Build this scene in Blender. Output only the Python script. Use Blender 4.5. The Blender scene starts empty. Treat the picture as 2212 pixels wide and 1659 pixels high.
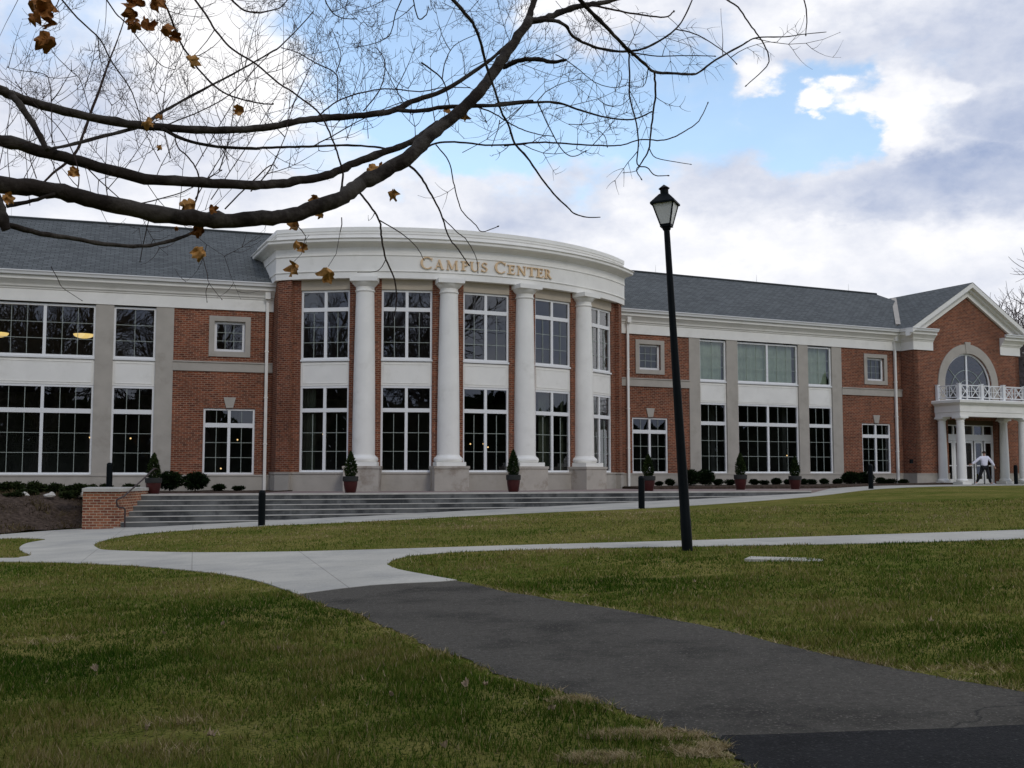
import bpy, bmesh, math, random
import numpy as np
from mathutils import Vector, Matrix
random.seed(7); rng = np.random.default_rng(7)
sc = bpy.context.scene
COL = sc.collection
R_ = math.radians

# ------------------------------------------------------------------ camera
F, PCX, PCY, EYE = 2380.0, 1106.0, 829.5, 0.64
TH = math.atan(195.5 / F); CT, ST = math.cos(TH), math.sin(TH)
cam = bpy.data.objects.new('camera', bpy.data.cameras.new('camera')); COL.objects.link(cam)
cam.data.sensor_width = 36.0; cam.data.lens = F / 2212 * 36.0
cam.data.clip_start = 0.1; cam.data.clip_end = 3000
cam.location = (0, 0, EYE); cam.rotation_euler = (math.pi / 2 + TH, 0, 0)
sc.camera = cam

def ray(x, y):
    a = (x - PCX) / F; b = (PCY - y) / F
    return Vector((a, CT - b * ST, ST + b * CT))

def at(x, y, Y):
    """world point seen in direction (x, y), at distance Y ahead"""
    r = ray(x, y); r = r * (Y / r.y)
    return Vector((r.x, r.y, r.z + EYE))

# ------------------------------------------------------------------ light, exposure
sc.view_settings.view_transform = 'Standard'; sc.view_settings.look = 'None'
sc.view_settings.exposure = 0.5; sc.view_settings.gamma = 1.0
SUN_EL, SUN_AZ = R_(38), R_(150)       # azimuth clockwise from +Y (ahead)
sun = bpy.data.lights.new('sun', 'SUN'); sun.energy = 0.5; sun.angle = R_(14); sun.color = (1.0, .95, .87)
so = bpy.data.objects.new('sun', sun); COL.objects.link(so)
sd = Vector((math.sin(SUN_AZ) * math.cos(SUN_EL), math.cos(SUN_AZ) * math.cos(SUN_EL), math.sin(SUN_EL)))
so.rotation_euler = sd.to_track_quat('Z', 'Y').to_euler(); so.location = sd * 60

def world():
    w = bpy.data.worlds.new('World'); sc.world = w; w.use_nodes = True
    nt = w.node_tree; N = nt.nodes; N.clear(); L = nt.links.new
    def nd(t, **k):
        n = N.new(t)
        for a, b in k.items(): setattr(n, a, b)
        return n
    def val(s, v):
        if hasattr(v, 'is_output'): L(v, s)
        else: s.default_value = v
    def M(op, a, b=0.0, c=0.0, clamp=False):
        n = nd('ShaderNodeMath', operation=op, use_clamp=clamp)
        val(n.inputs[0], a); val(n.inputs[1], b); val(n.inputs[2], c); return n.outputs[0]
    def V(op, a, b):
        n = nd('ShaderNodeVectorMath', operation=op); val(n.inputs[0], a); val(n.inputs[1], b)
        return n.outputs['Value'] if op == 'LENGTH' else n.outputs[0]
    def mr(x, a, b, c, d):
        n = nd('ShaderNodeMapRange', interpolation_type='SMOOTHSTEP'); val(n.inputs[0], x)
        for i, q in enumerate((a, b, c, d)): n.inputs[i + 1].default_value = q
        return n.outputs[0]
    def noise(vec, s, det=6, rough=.55):
        n = nd('ShaderNodeTexNoise'); val(n.inputs['Vector'], vec); n.inputs['Scale'].default_value = s
        n.inputs['Detail'].default_value = det; n.inputs['Roughness'].default_value = rough
        return n
    tc = nd('ShaderNodeTexCoord'); D = tc.outputs['Generated']
    sq = V('MULTIPLY', D, (1.0, 1.0, 1.7))
    warp = noise(sq, 5.0, 5)
    wv = V('SUBTRACT', warp.outputs['Color'], (.5, .5, .5))
    wv2 = V('MULTIPLY', wv, (.16, .16, .11))
    W = V('ADD', D, wv2)
    wf = noise(sq, 17.0, 6, .6); W = V('ADD', W, V('MULTIPLY', V('SUBTRACT', wf.outputs['Color'], (.5, .5, .5)), (.085, .085, .07)))
    def blob(px, py, sx, sy, soft=.35):
        c = ray(px, py).normalized()
        d = V('SUBTRACT', W, tuple(c)); d = V('MULTIPLY', d, (F / sx, F / sx * .8, F / sy))
        l = V('LENGTH', d, (0, 0, 0)); return mr(l, 1 - soft, 1 + soft, 1.0, 0.0)
    n1 = noise(sq, 3.2, 8, .6).outputs['Fac']
    n2 = noise(V('ADD', sq, (3.1, 1.7, 5.2)), 5.5, 8, .6).outputs['Fac']
    fine = noise(V('ADD', sq, (9.1, 4.7, .2)), 14, 6, .6).outputs['Fac']
    sep = nd('ShaderNodeSeparateXYZ'); L(D, sep.inputs[0])
    # blue gaps
    blue = 0.0
    for b in BLUE:
        t = M('MULTIPLY', blob(*b[:4], soft=.55), b[4]); blue = M('MAXIMUM', blue, t)
    puff = 0.0
    for b in PUFF:
        puff = M('MAXIMUM', puff, M('MULTIPLY', blob(*b[:4], soft=.5), b[4]))
        blue = M('MULTIPLY', blue, M('SUBTRACT', 1.0, M('MULTIPLY', blob(*b[:4], soft=.6), b[4])))
    blue = M('ADD', blue, M('MULTIPLY', M('SUBTRACT', n1, .5), 1.5)); blue = M('ADD', blue, M('MULTIPLY', M('SUBTRACT', fine, .5), .55))
    blue = mr(blue, .26, .80, 0.0, .92)
    back = mr(sep.outputs[1], -.1, .25, 0.0, 1.0)
    blue = M('MULTIPLY', blue, back)
    # grey undersides
    dark = 0.0
    for b in DARK:
        t = M('MULTIPLY', blob(*b[:4], soft=.6), b[4]); dark = M('MAXIMUM', dark, t)
    dark = M('ADD', dark, M('MULTIPLY', M('SUBTRACT', n2, .40), 1.6))
    dark = M('ADD', dark, M('MULTIPLY', M('SUBTRACT', fine, .5), .75))
    dark = M('SUBTRACT', dark, M('MULTIPLY', puff, .38))
    up = mr(sep.outputs[2], .35, .9, 0.0, .45)
    dark = M('ADD', dark, up)
    dark = M('ADD', dark, M('MULTIPLY', M('SUBTRACT', 1.0, back), .55), clamp=True)
    cl = nd('ShaderNodeMix', data_type='RGBA'); L(dark, cl.inputs[0])
    cl.inputs[6].default_value = (1.06, 1.055, 1.07, 1); cl.inputs[7].default_value = (.36, .44, .64, 1)
    # a low pink-white band at the horizon
    bgc = nd('ShaderNodeBackground'); L(cl.outputs[2], bgc.inputs[0]); bgc.inputs[1].default_value = CLOUD_STR
    sky = nd('ShaderNodeTexSky', sky_type='NISHITA'); sky.sun_disc = False
    sky.sun_elevation = SUN_EL; sky.sun_rotation = SUN_AZ; sky.air_density = 1.2; sky.dust_density = .6
    bgs = nd('ShaderNodeBackground'); L(sky.outputs[0], bgs.inputs[0]); bgs.inputs[1].default_value = SKY_STR
    mx = nd('ShaderNodeMixShader'); L(blue, mx.inputs[0]); L(bgc.outputs[0], mx.inputs[1]); L(bgs.outputs[0], mx.inputs[2])
    out = nd('ShaderNodeOutputWorld'); L(mx.outputs[0], out.inputs[0])
CLOUD_STR, SKY_STR = 0.72, 0.15
BLUE = [(880, 90, 360, 230, 1.0), (1130, 230, 330, 150, .9), (1440, 230, 280, 170, .85), (1790, 240, 210, 135, 1.15), (230, 70, 330, 130, .52), (1980, 110, 160, 60, .5), (1690, 180, 110, 70, .7), (1010, 330, 240, 80, .6), (30, 190, 110, 60, .35), (2150, 150, 110, 40, .3), (1500, 60, 220, 80, .6), (640, 330, 200, 60, .5)]
PUFF = [(1815, 178, 62, 36, .9), (1985, 190, 75, 80, 1.0), (1960, 290, 60, 60, .9), (2080, 190, 50, 40, .8), (1640, 150, 70, 50, .95), (480, 120, 190, 130, .6)]
DARK = [(1300, 420, 420, 60, .22), (1500, 180, 300, 130, .38), (2150, 60, 260, 110, .5), (2150, 400, 330, 80, .62), (1650, 380, 280, 100, .45), (1950, 360, 200, 50, .38), (1900, 60, 260, 80, .45), (2190, 240, 90, 90, .45), (1350, 430, 300, 60, .25), (1560, 60, 200, 90, .3), (80, 120, 260, 130, .28), (2050, 470, 300, 30, .35)]
world()

# ------------------------------------------------------------------ materials
def mat(name, base, rough=.7, var=.0, vscale=3.0, spec=.3, metal=0.0, bump=0.0, bscale=20.0, detail=5, dirt=None, dscale=.7, dthr=(.5, .7), coord='Object'):
    m = bpy.data.materials.new(name); m.use_nodes = True; nt = m.node_tree; N = nt.nodes; L = nt.links.new
    b = N['Principled BSDF']; b.inputs['Roughness'].default_value = rough; b.inputs['Metallic'].default_value = metal
    b.inputs['Specular IOR Level'].default_value = spec
    tc = N.new('ShaderNodeTexCoord'); src = tc.outputs[coord]
    col = None
    if var > 0:
        n = N.new('ShaderNodeTexNoise'); n.inputs['Scale'].default_value = vscale; n.inputs['Detail'].default_value = detail; L(src, n.inputs['Vector'])
        mx = N.new('ShaderNodeMix'); mx.data_type = 'RGBA'
        r = N.new('ShaderNodeMapRange'); L(n.outputs['Fac'], r.inputs[0]); r.inputs[1].default_value = .3; r.inputs[2].default_value = .7
        L(r.outputs[0], mx.inputs[0])
        mx.inputs[6].default_value = (*[c * (1 - var) for c in base], 1); mx.inputs[7].default_value = (*[min(1, c * (1 + var)) for c in base], 1)
        col = mx.outputs[2]
    if dirt:
        n = N.new('ShaderNodeTexNoise'); n.inputs['Scale'].default_value = dscale; n.inputs['Detail'].default_value = 8; n.inputs['Roughness'].default_value = .65; L(src, n.inputs['Vector'])
        r = N.new('ShaderNodeMapRange'); r.interpolation_type = 'SMOOTHSTEP'; L(n.outputs['Fac'], r.inputs[0]); r.inputs[1].default_value = dthr[0]; r.inputs[2].default_value = dthr[1]
        mx = N.new('ShaderNodeMix'); mx.data_type = 'RGBA'; L(r.outputs[0], mx.inputs[0])
        if col: L(col, mx.inputs[6])
        else: mx.inputs[6].default_value = (*base, 1)
        mx.inputs[7].default_value = (*dirt, 1); col = mx.outputs[2]
    if col: L(col, b.inputs['Base Color'])
    else: b.inputs['Base Color'].default_value = (*base, 1)
    if bump > 0:
        n = N.new('ShaderNodeTexNoise'); n.inputs['Scale'].default_value = bscale; n.inputs['Detail'].default_value = 6; L(src, n.inputs['Vector'])
        bp = N.new('ShaderNodeBump'); bp.inputs['Strength'].default_value = bump; bp.inputs['Distance'].default_value = .02
        L(n.outputs['Fac'], bp.inputs['Height']); L(bp.outputs[0], b.inputs['Normal'])
    return m

def brick_mat(name, c1, c2, mortar, bw=.215, bh=.075, ms=.012, rough=.85, big=.25, shingle=False):
    m = bpy.data.materials.new(name); m.use_nodes = True; nt = m.node_tree; N = nt.nodes; L = nt.links.new
    b = N['Principled BSDF']; b.inputs['Roughness'].default_value = rough; b.inputs['Specular IOR Level'].default_value = .15
    tc = N.new('ShaderNodeTexCoord')
    t = N.new('ShaderNodeTexBrick'); L(tc.outputs['UV'], t.inputs['Vector'])
    t.inputs['Scale'].default_value = 1; t.inputs['Brick Width'].default_value = bw; t.inputs['Row Height'].default_value = bh
    t.inputs['Mortar Size'].default_value = ms; t.inputs['Mortar Smooth'].default_value = .2; t.inputs['Bias'].default_value = -.1
    t.inputs['Color1'].default_value = (*c1, 1); t.inputs['Color2'].default_value = (*c2, 1); t.inputs['Mortar'].default_value = (*mortar, 1)
    n = N.new('ShaderNodeTexNoise'); n.inputs['Scale'].default_value = .55; n.inputs['Detail'].default_value = 7; L(tc.outputs['UV'], n.inputs['Vector'])
    n2 = N.new('ShaderNodeTexNoise'); n2.inputs['Scale'].default_value = 7; n2.inputs['Detail'].default_value = 3; L(tc.outputs['UV'], n2.inputs['Vector'])
    ad = N.new('ShaderNodeMath'); ad.operation = 'ADD'; L(n.outputs['Fac'], ad.inputs[0]); L(n2.outputs['Fac'], ad.inputs[1])
    r = N.new('ShaderNodeMapRange'); L(ad.outputs[0], r.inputs[0]); r.inputs[1].default_value = .7; r.inputs[2].default_value = 1.3
    r.inputs[3].default_value = 1 - big; r.inputs[4].default_value = 1 + big
    vm = N.new('ShaderNodeVectorMath'); vm.operation = 'SCALE'; L(t.outputs['Color'], vm.inputs[0]); L(r.outputs[0], vm.inputs['Scale'])
    L(vm.outputs[0], b.inputs['Base Color'])
    bp = N.new('ShaderNodeBump'); bp.inputs['Strength'].default_value = .5; bp.inputs['Distance'].default_value = .01; bp.invert = True
    L(t.outputs['Fac'], bp.inputs['Height']); L(bp.outputs[0], b.inputs['Normal'])
    return m

def glass_mat(name, tint=(.75, .8, .8), refl=1.0, rough=.0):
    m = bpy.data.materials.new(name); m.use_nodes = True; nt = m.node_tree; N = nt.nodes; L = nt.links.new
    N.remove(N['Principled BSDF']); out = N['Material Output']
    g = N.new('ShaderNodeBsdfGlossy'); g.inputs['Roughness'].default_value = rough; g.inputs['Color'].default_value = (.95, .97, 1, 1)
    t = N.new('ShaderNodeBsdfTransparent'); t.inputs['Color'].default_value = (*tint, 1)
    fr = N.new('ShaderNodeFresnel'); fr.inputs['IOR'].default_value = 1.52
    k = N.new('ShaderNodeMath'); k.operation = 'MULTIPLY_ADD'; k.use_clamp = True; L(fr.outputs[0], k.inputs[0]); k.inputs[1].default_value = 1.35 * refl; k.inputs[2].default_value = .03
    tc = N.new('ShaderNodeTexCoord'); n = N.new('ShaderNodeTexNoise'); n.inputs['Scale'].default_value = .8; L(tc.outputs['Object'], n.inputs['Vector'])
    bp = N.new('ShaderNodeBump'); bp.inputs['Strength'].default_value = .05; bp.inputs['Distance'].default_value = .05; L(n.outputs['Fac'], bp.inputs['Height']); L(bp.outputs[0], g.inputs['Normal'])
    mx = N.new('ShaderNodeMixShader'); L(k.outputs[0], mx.inputs[0]); L(t.outputs[0], mx.inputs[1]); L(g.outputs[0], mx.inputs[2]); L(mx.outputs[0], out.inputs[0])
    return m

def emit_mat(name, col, s):
    m = bpy.data.materials.new(name); m.use_nodes = True; b = m.node_tree.nodes['Principled BSDF']
    b.inputs['Base Color'].default_value = (*col, 1); b.inputs['Emission Color'].default_value = (*col, 1); b.inputs['Emission Strength'].default_value = s
    return m

MT = dict(
 brick=brick_mat('red_brick', (.235, .070, .034), (.092, .028, .020), (.30, .19, .125), big=.34),
 brick2=brick_mat('cheek_brick', (.30, .115, .06), (.14, .045, .03), (.42, .33, .23), bh=.08, ms=.010),
 shingle=brick_mat('grey_shingles', (.135, .145, .143), (.088, .095, .095), (.055, .06, .06), bw=.33, bh=.15, ms=.016, big=.10),
 white=mat('white_paint', (.84, .82, .755), .5, var=.04, vscale=1.5, spec=.3, dirt=(.74, .72, .65), dscale=1.6, dthr=(.5, .78)),
 frame=mat('white_window_frame', (.80, .80, .78), .4, spec=.4),
 bars=mat('pale_glazing_bars', (.36, .40, .35), .4),
 stone=mat('grey_buff_limestone', (.42, .385, .33), .85, var=.07, vscale=2.0, bump=.1, bscale=30, dirt=(.34, .31, .26), dscale=1.3, dthr=(.5, .75)),
 stone2=mat('pedestal_stone', (.45, .41, .35), .85, var=.08, vscale=2.0, bump=.1, bscale=30, dirt=(.30, .255, .205), dscale=1.6, dthr=(.48, .66)),
 buff=mat('buff_stone_lintel', (.46, .40, .31), .85, var=.06, vscale=3),
 gold=mat('gold_letter_paint', (.74, .53, .31), .5, spec=.3),
 dark=mat('dark_green_black_paint', (.004, .006, .007), .5, spec=.08, var=.2, vscale=8),
 rail=mat('dark_bronze_rail', (.045, .03, .028), .45, spec=.4),
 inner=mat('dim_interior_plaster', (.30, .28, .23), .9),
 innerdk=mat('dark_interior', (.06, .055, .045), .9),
 curtain=mat('sage_curtain', (.60, .66, .50), .9, var=.12, vscale=2.5),
 drape=mat('olive_drape', (.17, .18, .12), .9, var=.2, vscale=3),
 concrete=None, asphalt=None,
 step=mat('shaded_stained_riser', (.135, .137, .132), .9, var=.25, vscale=1.2, bump=.15, dirt=(.048, .05, .05), dscale=.9, dthr=(.42, .62), spec=.05),  # base darkened to hold the risers' shade; the blotches are stains
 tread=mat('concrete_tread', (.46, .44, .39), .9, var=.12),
 paver=mat('brick_plaza_paving', (.25, .19, .17), .9, var=.12, vscale=3),
 mulch=mat('dark_mulch', (.075, .055, .042), .95, var=.5, vscale=9, bump=.8, bscale=30, spec=.02),
 pot=mat('oxblood_glazed_pot', (.05, .010, .009), .35, spec=.3, var=.2, vscale=6),
 rim=mat('dark_grey_pot_rim', (.03, .03, .028), .6, spec=.15),
 lamp_glass=mat('frosted_lamp_glass', (.62, .63, .60), .35, spec=.4, var=.1, vscale=4),
 skin=mat('skin', (.45, .26, .19), .6), hair=mat('dark_brown_hair', (.04, .025, .02), .7),
 sweat=mat('pale_lilac_sweatshirt', (.82, .80, .88), .85, var=.06, vscale=6), trousers=mat('black_trousers', (.012, .012, .014), .8), shoe=mat('pale_shoes', (.5, .5, .5), .7),
 rock=mat('pale_rock', (.55, .52, .46), .9, var=.1),
)
def bark_mat(name, a, b):
    m = mat(name, a, .9, var=.35, vscale=9, bump=.6, bscale=35, dirt=b, dscale=5, dthr=(.45, .62), spec=.15); return m
MT['bark'] = bark_mat('grey_brown_bark', (.030, .023, .018), (.075, .064, .052))
MT['twig'] = mat('twig_bark', (.045, .028, .022), .85, var=.2, vscale=8, spec=.15)
MT['fartwig'] = mat('washed_out_far_twig_bark', (.10, .08, .078), .9, var=.2, vscale=3)  # same bark lightened, overexposure against the sky put into the colour

def leafy(name, a, b, attr='tint', trans=.0, rough=.6, spec=.02):
    m = bpy.data.materials.new(name); m.use_nodes = True; nt = m.node_tree; N = nt.nodes; L = nt.links.new
    p = N['Principled BSDF']; p.inputs['Roughness'].default_value = rough; p.inputs['Specular IOR Level'].default_value = spec
    at_ = N.new('ShaderNodeAttribute'); at_.attribute_name = attr
    mx = N.new('ShaderNodeMix'); mx.data_type = 'RGBA'; L(at_.outputs['Fac'], mx.inputs[0]); mx.inputs[6].default_value = (*a, 1); mx.inputs[7].default_value = (*b, 1)
    L(mx.outputs[2], p.inputs['Base Color'])
    return m
MT['shrub'] = leafy('dark_evergreen_leaves', (.006, .013, .005), (.022, .036, .012))
MT['topiary'] = leafy('conifer_leaves', (.010, .020, .008), (.042, .060, .016))
MT['juniper'] = leafy('juniper_leaves', (.014, .024, .008), (.05, .062, .022))
MT['cover'] = leafy('brown_ground_cover', (.035, .026, .014), (.15, .115, .06))
MT['grassblade'] = leafy('grass_blades', (.030, .075, .008), (.12, .13, .03), rough=.8)
def _gb():
    nt = MT['grassblade'].node_tree; N = nt.nodes; L = nt.links.new; a = [n for n in N if n.type == 'ATTRIBUTE'][0]
    r = N.new('ShaderNodeValToRGB'); e = r.color_ramp.elements; e[0].color = (.024, .060, .005, 1); e[1].position = 1; e[1].color = (.42, .33, .19, 1)
    for p, c in ((.3, (.062, .108, .011)), (.6, (.20, .185, .046)), (.8, (.26, .20, .09))): q = e.new(p); q.color = (*c, 1)
    L(a.outputs['Fac'], r.inputs[0]); L(r.outputs[0], N['Principled BSDF'].inputs['Base Color'])
_gb()
MT['deadleaf'] = mat('dead_leaf', (.30, .12, .03), .75, var=.6, vscale=25, spec=.15, coord='Object', dirt=(.12, .05, .018), dscale=14, dthr=(.5, .68))
MT['fallen'] = mat('faded_fallen_leaf', (.34, .26, .17), .85, var=.3, vscale=25, spec=.05)
MT['deadleaf_light'] = mat('pale_dead_leaf', (.50, .26, .08), .75, var=.45, vscale=25, spec=.15, dirt=(.16, .07, .025), dscale=16, dthr=(.52, .7))

def concrete_mat():
    m = mat('pale_concrete', (.455, .435, .375), .9, var=.08, vscale=.9, bump=.12, bscale=60, dirt=(.35, .34, .305), dscale=.6, dthr=(.42, .7), spec=.1)
    nt = m.node_tree; N = nt.nodes; L = nt.links.new; b = N['Principled BSDF']; prev = b.inputs['Base Color'].links[0].from_socket
    tc = N.new('ShaderNodeTexCoord'); mp = N.new('ShaderNodeMapping'); mp.inputs['Rotation'].default_value = (0, 0, -.28); L(tc.outputs['Object'], mp.inputs[0])
    t = N.new('ShaderNodeTexBrick'); t.offset = 0; L(mp.outputs[0], t.inputs['Vector']); t.inputs['Scale'].default_value = 1; t.inputs['Brick Width'].default_value = 1.9; t.inputs['Row Height'].default_value = 1.9; t.inputs['Mortar Size'].default_value = .010; t.inputs['Mortar Smooth'].default_value = .3
    f = N.new('ShaderNodeMath'); f.operation = 'MULTIPLY'; L(t.outputs['Fac'], f.inputs[0]); f.inputs[1].default_value = .45
    mx = N.new('ShaderNodeMix'); mx.data_type = 'RGBA'; L(f.outputs[0], mx.inputs[0]); L(prev, mx.inputs[6]); mx.inputs[7].default_value = (.12, .115, .10, 1)
    sp = N.new('ShaderNodeTexNoise'); sp.inputs['Scale'].default_value = 30; sp.inputs['Detail'].default_value = 5; L(tc.outputs['Object'], sp.inputs['Vector']); r = N.new('ShaderNodeMapRange'); L(sp.outputs['Fac'], r.inputs[0]); r.inputs[1].default_value = .3; r.inputs[2].default_value = .7; r.inputs[3].default_value = .9; r.inputs[4].default_value = 1.08
    vm = N.new('ShaderNodeVectorMath'); vm.operation = 'SCALE'; L(mx.outputs[2], vm.inputs[0]); L(r.outputs[0], vm.inputs['Scale']); L(vm.outputs[0], b.inputs['Base Color'])
    return m
MT['concrete'] = concrete_mat()
def asphalt_mat(name, base, light):
    m = mat(name, base, .92, var=.22, vscale=22, bump=.7, bscale=70, spec=.12, dirt=tuple(c * .5 for c in base), dscale=1.0, dthr=(.46, .68))
    nt = m.node_tree; N = nt.nodes; L = nt.links.new; b = N['Principled BSDF']
    prev = b.inputs['Base Color'].links[0].from_socket
    tc = N.new('ShaderNodeTexCoord')
    sp = N.new('ShaderNodeTexNoise'); sp.inputs['Scale'].default_value = 55; sp.inputs['Detail'].default_value = 4; L(tc.outputs['Object'], sp.inputs['Vector'])
    r = N.new('ShaderNodeMapRange'); L(sp.outputs['Fac'], r.inputs[0]); r.inputs[1].default_value = .58; r.inputs[2].default_value = .72
    mx = N.new('ShaderNodeMix'); mx.data_type = 'RGBA'; L(r.outputs[0], mx.inputs[0]); L(prev, mx.inputs[6]); mx.inputs[7].default_value = (*light, 1)
    # wear cracks
    vo = N.new('ShaderNodeTexVoronoi'); vo.feature = 'DISTANCE_TO_EDGE'; vo.inputs['Scale'].default_value = .55
    wn = N.new('ShaderNodeTexNoise'); wn.inputs['Scale'].default_value = 2.5; wn.inputs['Detail'].default_value = 6; L(tc.outputs['Object'], wn.inputs['Vector'])
    vv = N.new('ShaderNodeVectorMath'); vv.operation = 'MULTIPLY_ADD'; L(wn.outputs['Color'], vv.inputs[0]); vv.inputs[1].default_value = (.9, .9, 0); L(tc.outputs['Object'], vv.inputs[2]); L(vv.outputs[0], vo.inputs['Vector'])
    cr = N.new('ShaderNodeMapRange'); L(vo.outputs['Distance'], cr.inputs[0]); cr.inputs[1].default_value = .0; cr.inputs[2].default_value = .012; cr.inputs[3].default_value = .75; cr.inputs[4].default_value = 0
    msk = N.new('ShaderNodeTexNoise'); msk.inputs['Scale'].default_value = .5; L(tc.outputs['Object'], msk.inputs['Vector'])
    mk = N.new('ShaderNodeMapRange'); L(msk.outputs['Fac'], mk.inputs[0]); mk.inputs[1].default_value = .52; mk.inputs[2].default_value = .6
    mm = N.new('ShaderNodeMath'); mm.operation = 'MULTIPLY'; L(cr.outputs[0], mm.inputs[0]); L(mk.outputs[0], mm.inputs[1])
    mx2 = N.new('ShaderNodeMix'); mx2.data_type = 'RGBA'; L(mm.outputs[0], mx2.inputs[0]); L(mx.outputs[2], mx2.inputs[6]); mx2.inputs[7].default_value = (.012, .012, .012, 1)
    L(mx2.outputs[2], b.inputs['Base Color']); return m
MT['asphalt'] = asphalt_mat('worn_asphalt', (.078, .071, .058), (.18, .165, .135))
MT['asphalt2'] = asphalt_mat('fresh_asphalt', (.018, .018, .018), (.06, .06, .058))

def lawn_mat():
    m = bpy.data.materials.new('lawn_turf'); m.use_nodes = True; nt = m.node_tree; N = nt.nodes; L = nt.links.new
    b = N['Principled BSDF']; b.inputs['Roughness'].default_value = .95; b.inputs['Specular IOR Level'].default_value = 0
    tc = N.new('ShaderNodeTexCoord'); P = tc.outputs['Object']
    def no(s, d=6, r=.6, vec=None):
        n = N.new('ShaderNodeTexNoise'); n.inputs['Scale'].default_value = s; n.inputs['Detail'].default_value = d; n.inputs['Roughness'].default_value = r; L(vec or P, n.inputs['Vector']); return n.outputs['Fac']
    def mx(f, a, c, lo, hi):
        r = N.new('ShaderNodeMapRange'); L(f, r.inputs[0]); r.inputs[1].default_value = lo; r.inputs[2].default_value = hi
        x = N.new('ShaderNodeMix'); x.data_type = 'RGBA'; L(r.outputs[0], x.inputs[0])
        for i, q in ((6, a), (7, c)):
            if isinstance(q, tuple): x.inputs[i].default_value = (*q, 1)
            else: L(q, x.inputs[i])
        return x.outputs[2]
    c = mx(no(.35), (.090, .125, .016), (.260, .222, .062), .38, .60)
    c2 = mx(no(2.2, 8, .7), (.066, .100, .012), (.28, .232, .082), .36, .64)
    x = N.new('ShaderNodeMix'); x.data_type = 'RGBA'; x.inputs[0].default_value = .5; L(c, x.inputs[6]); L(c2, x.inputs[7])
    c3 = mx(no(38, 3, .6), (.02, .028, .008), x.outputs[2], .32, .5)
    c4 = mx(no(17, 3, .7), c3, (.19, .155, .07), .60, .74)
    L(c4, b.inputs['Base Color'])
    bp = N.new('ShaderNodeBump'); bp.inputs['Strength'].default_value = .9; bp.inputs['Distance'].default_value = .05; L(no(30, 5), bp.inputs['Height']); L(bp.outputs[0], b.inputs['Normal'])
    return m
MT['lawn'] = lawn_mat()
GL = glass_mat('window_glass'); GLU = glass_mat('upper_window_glass', refl=1.15)
MT['bowl'] = emit_mat('glowing_lamp_bowl', (1.0, .68, .24), .75)
MT['bulb'] = emit_mat('small_warm_bulb', (1.0, .62, .26), 1.3)

# ------------------------------------------------------------------ helpers
def tag(o, label=None, cat=None, group=None, kind=None):
    if label: o['label'] = label
    if cat: o['category'] = cat
    if group: o['group'] = group
    if kind: o['kind'] = kind
    return o

def empty(name, loc, rz=0.0):
    o = bpy.data.objects.new(name, None); COL.objects.link(o); o.location = loc; o.rotation_euler.z = rz; o.empty_display_size = .2
    return o

def copy_tree(o, parent=None):
    c = o.copy(); COL.objects.link(c); c.parent = parent
    for ch in o.children: copy_tree(ch, c)
    return c

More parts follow.
